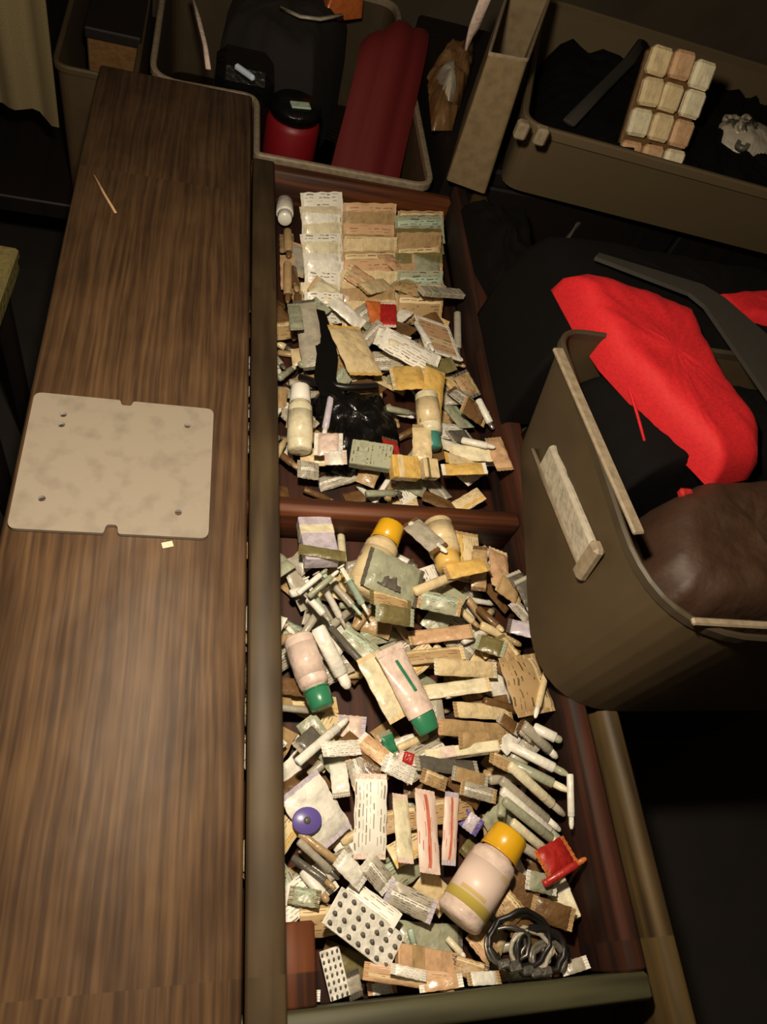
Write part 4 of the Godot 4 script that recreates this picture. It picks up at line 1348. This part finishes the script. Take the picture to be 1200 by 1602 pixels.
# loose layer underneath: only where the list above leaves gaps
func filler() -> void:
	var cover := PackedByteArray()
	cover.resize(HNX * HNZ)
	for e in named:
		var a := px(e[1], e[2], -0.09)
		var b := px(e[3], e[4], -0.09)
		var l := a.distance_to(b)
		var w: float = e[5] * 0.00085
		for q in footprint(Vector2(a.x + b.x, a.z + b.z) * 0.5, atan2(b.z - a.z, b.x - a.x), l, w):
			cover[q[0]] = 1
	var kinds := {
		"tan": ["tan paper packet", "print_tan"], "brown": ["brown paper packet", "brown"], "cream": ["cream paper packet", "print_cream"], "grey": ["grey foil packet", "print_grey"], "sage": ["grey-green packet", "print_sage"], "white": ["white paper packet", "print_white"]}
	var keys := kinds.keys()
	var made := 0
	var tries := 0
	while made < 300 and tries < 9000:
		tries += 1
		var x := rng.randf_range(0.085, 0.47)
		var z := rng.randf_range(-1.0, 0.01)
		if absf(z + 0.549) < 0.045: continue
		if x < 0.17 and z > -0.06: continue
		var ang := rng.randf_range(-1.2, 1.2)
		var stick := rng.randf() < 0.35
		var l := rng.randf_range(0.04, 0.075)
		var w := rng.randf_range(0.009, 0.013) if stick else rng.randf_range(0.022, 0.04)
		var ex := absf(cos(ang)) * l / 2 + absf(sin(ang)) * w / 2
		var ez := absf(sin(ang)) * l / 2 + absf(cos(ang)) * w / 2
		if x + ex > 0.483 or x - ex < 0.03 or z + ez > 0.028: continue
		if absf(z + 0.549) < ez + 0.014: continue
		var f := footprint(Vector2(x, z), ang, l, w)
		var cv := 0
		var hmax := 0.0
		for q in f:
			cv += cover[q[0]]
			hmax = maxf(hmax, hm[q[0]])
		if f.is_empty() or cv > f.size() * 0.88 or hmax > Y0 - 0.08: continue
		var key: String = keys[rng.randi() % keys.size()]
		var nm: String = kinds[key][0]
		var near := ""
		var best := 9.0
		for an in ANCHORS:
			var ap := px(an[0], an[1], -0.09)
			var dd := Vector2(ap.x - x, ap.z - z).length()
			if dd < best and (ap.z < -0.549) == (z < -0.549):
				best = dd
				near = an[2]
		var lab := "%s lying loose beside or under the %s" % [nm if not stick else nm.replace("packet", "stick"), near]
		var o := thing("loose_stick" if stick else "loose_packet", lab, "stick" if stick else "packet", "loose %s %ss by the %s" % [key, "stick" if stick else "packet", near])
		var t := w * 0.8 if stick else rng.randf_range(0.006, 0.011)
		if stick: fill_stick(o, l, w, t, M[key], M[["white", "slate", "tan"][rng.randi() % 3]])
		else: fill_pouch(o, l, w, t, M[kinds[key][1]] if rng.randf() < 0.6 else M[key], false)
		pose(o, Vector2(x, z), ang, settle(Vector2(x, z), ang, l, w, t, stick, Y0 - 0.05))
		made += 1

func black_pouch() -> void:
	var t := thing("black_pouch", "black crumpled pouch with a strap among the far packets", "pouch")
	var st := begin()
	mound(st, polypx([[486, 604], [530, 594], [600, 600], [628, 640], [640, 668], [600, 700], [560, 722], [526, 712], [520, 660], [492, 640]], -0.06), Y0 - 0.125, Y0 - 0.052, 4.0, 0.025, 60.0, 10)
	obj("pouch", st, M.black_gloss, t)
	st = begin()
	var g := []
	for q in [[492, 486, -0.068], [504, 520, -0.064], [512, 555, -0.062], [508, 590, -0.056], [520, 622, -0.05]]:
		var c := px(q[0], q[1], q[2])
		g.append([c + Vector3(-0.017, 0, 0), c + Vector3(0, 0.003, 0), c + Vector3(0.017, 0, 0)])
	sheet(st, g, 0.004)
	obj("strap", st, M.black, t)
	st = begin()
	tube(st, [px(470, 590, -0.08), px(500, 600, -0.06), px(540, 606, -0.052), px(590, 604, -0.055)], 0.006, 8)
	obj("drawstring", st, M.cable, t)
	for q in footprint(v2(562, 658, -0.07), 0.0, 0.1, 0.13):
		hm[q[0]] = maxf(hm[q[0]], Y0 - 0.06)

func violet_dot() -> void:
	var t := thing("violet_sticker", "round violet sticker on the white pouch by the sideboard", "sticker")
	var c := px(480, 1284, -0.08)
	var i := int((c.x - HX) / HC)
	var j := int((c.z - HZ) / HC)
	c = px(480, 1284, hm[j * HNX + i] - Y0 + 0.001)
	var st := begin()
	lathe(st, c, Vector3(0, 1, 0.1), [Vector2(0, 0), Vector2(0.0145, 0), Vector2(0.0145, 0.0018), Vector2(0.0135, 0.0026), Vector2(0, 0.0026)], 24, 1.15)
	obj("disc", st, M.violet_cap, t)
	st = begin()
	lathe(st, c + Vector3(0, 0.0022, 0), Vector3(0, 1, 0.1), [Vector2(0, 0), Vector2(0.004, 0), Vector2(0.004, 0.001), Vector2(0, 0.001)], 12)
	obj("centre", st, M.slate, t)

func cables() -> void:
	var defs := [["dark_cable", "cable", "dark coiled cable in the tangle at the front end", 820, 1470, 62, 0.0032, "cable"], ["grey_cable", "grey", "grey coiled cable in the tangle at the front end", 838, 1486, 44, 0.0026, "grey"], ["dark_cable", "cable", "thick dark cable looped round the tangle's outer side", 852, 1490, 52, 0.004, "cable"], ["steel_wire", "steel", "loop of steel wire in the tangle at the front end", 800, 1478, 40, 0.0022, "steel"], ["grey_cable", "slate", "slate cable loop next to the bright cream packet", 866, 1500, 34, 0.003, "slate"]]
	for d in defs:
		var t := thing(d[0], d[2], "cable")
		var pts := []
		var turns := 2.3
		var c := px(d[3], d[4], -0.07)
		var r: float = d[5] * 0.0007
		for i in 46:
			var a := TAU * turns * i / 45.0
			var rr := r * (0.8 + 0.25 * noise.get_noise_2d(i * 9.0, d[3]))
			var p := c + Vector3(cos(a) * rr, 0, sin(a) * rr * 0.8)
			p.x = clampf(p.x, 0.05, 0.478)
			p.z = clampf(p.z, -0.5, 0.022)
			var ii := clampi(int((p.x - HX) / HC), 0, HNX - 1)
			var jj := clampi(int((p.z - HZ) / HC), 0, HNZ - 1)
			p.y = minf(maxf(hm[jj * HNX + ii], Y0 - 0.09) + 0.004 + 0.004 * (i / 45.0), Y0 - 0.04)
			pts.append(p)
		for k in 3:
			for i in range(1, 45): pts[i].y = (pts[i - 1].y + pts[i].y + pts[i + 1].y) / 3.0
		var st := begin()
		tube(st, pts, d[6], 8)
		obj("coil", st, M[d[7]], t)
		for e in [0, 45]:
			st = begin()
			var q: Vector3 = pts[e]
			rbox(st, q, Vector3(0.014, 0.008, 0.009), 0.002, Basis(Vector3.UP, e * 0.7))
			obj("plug", st, M.black_gloss if e == 0 else M.silver, t)
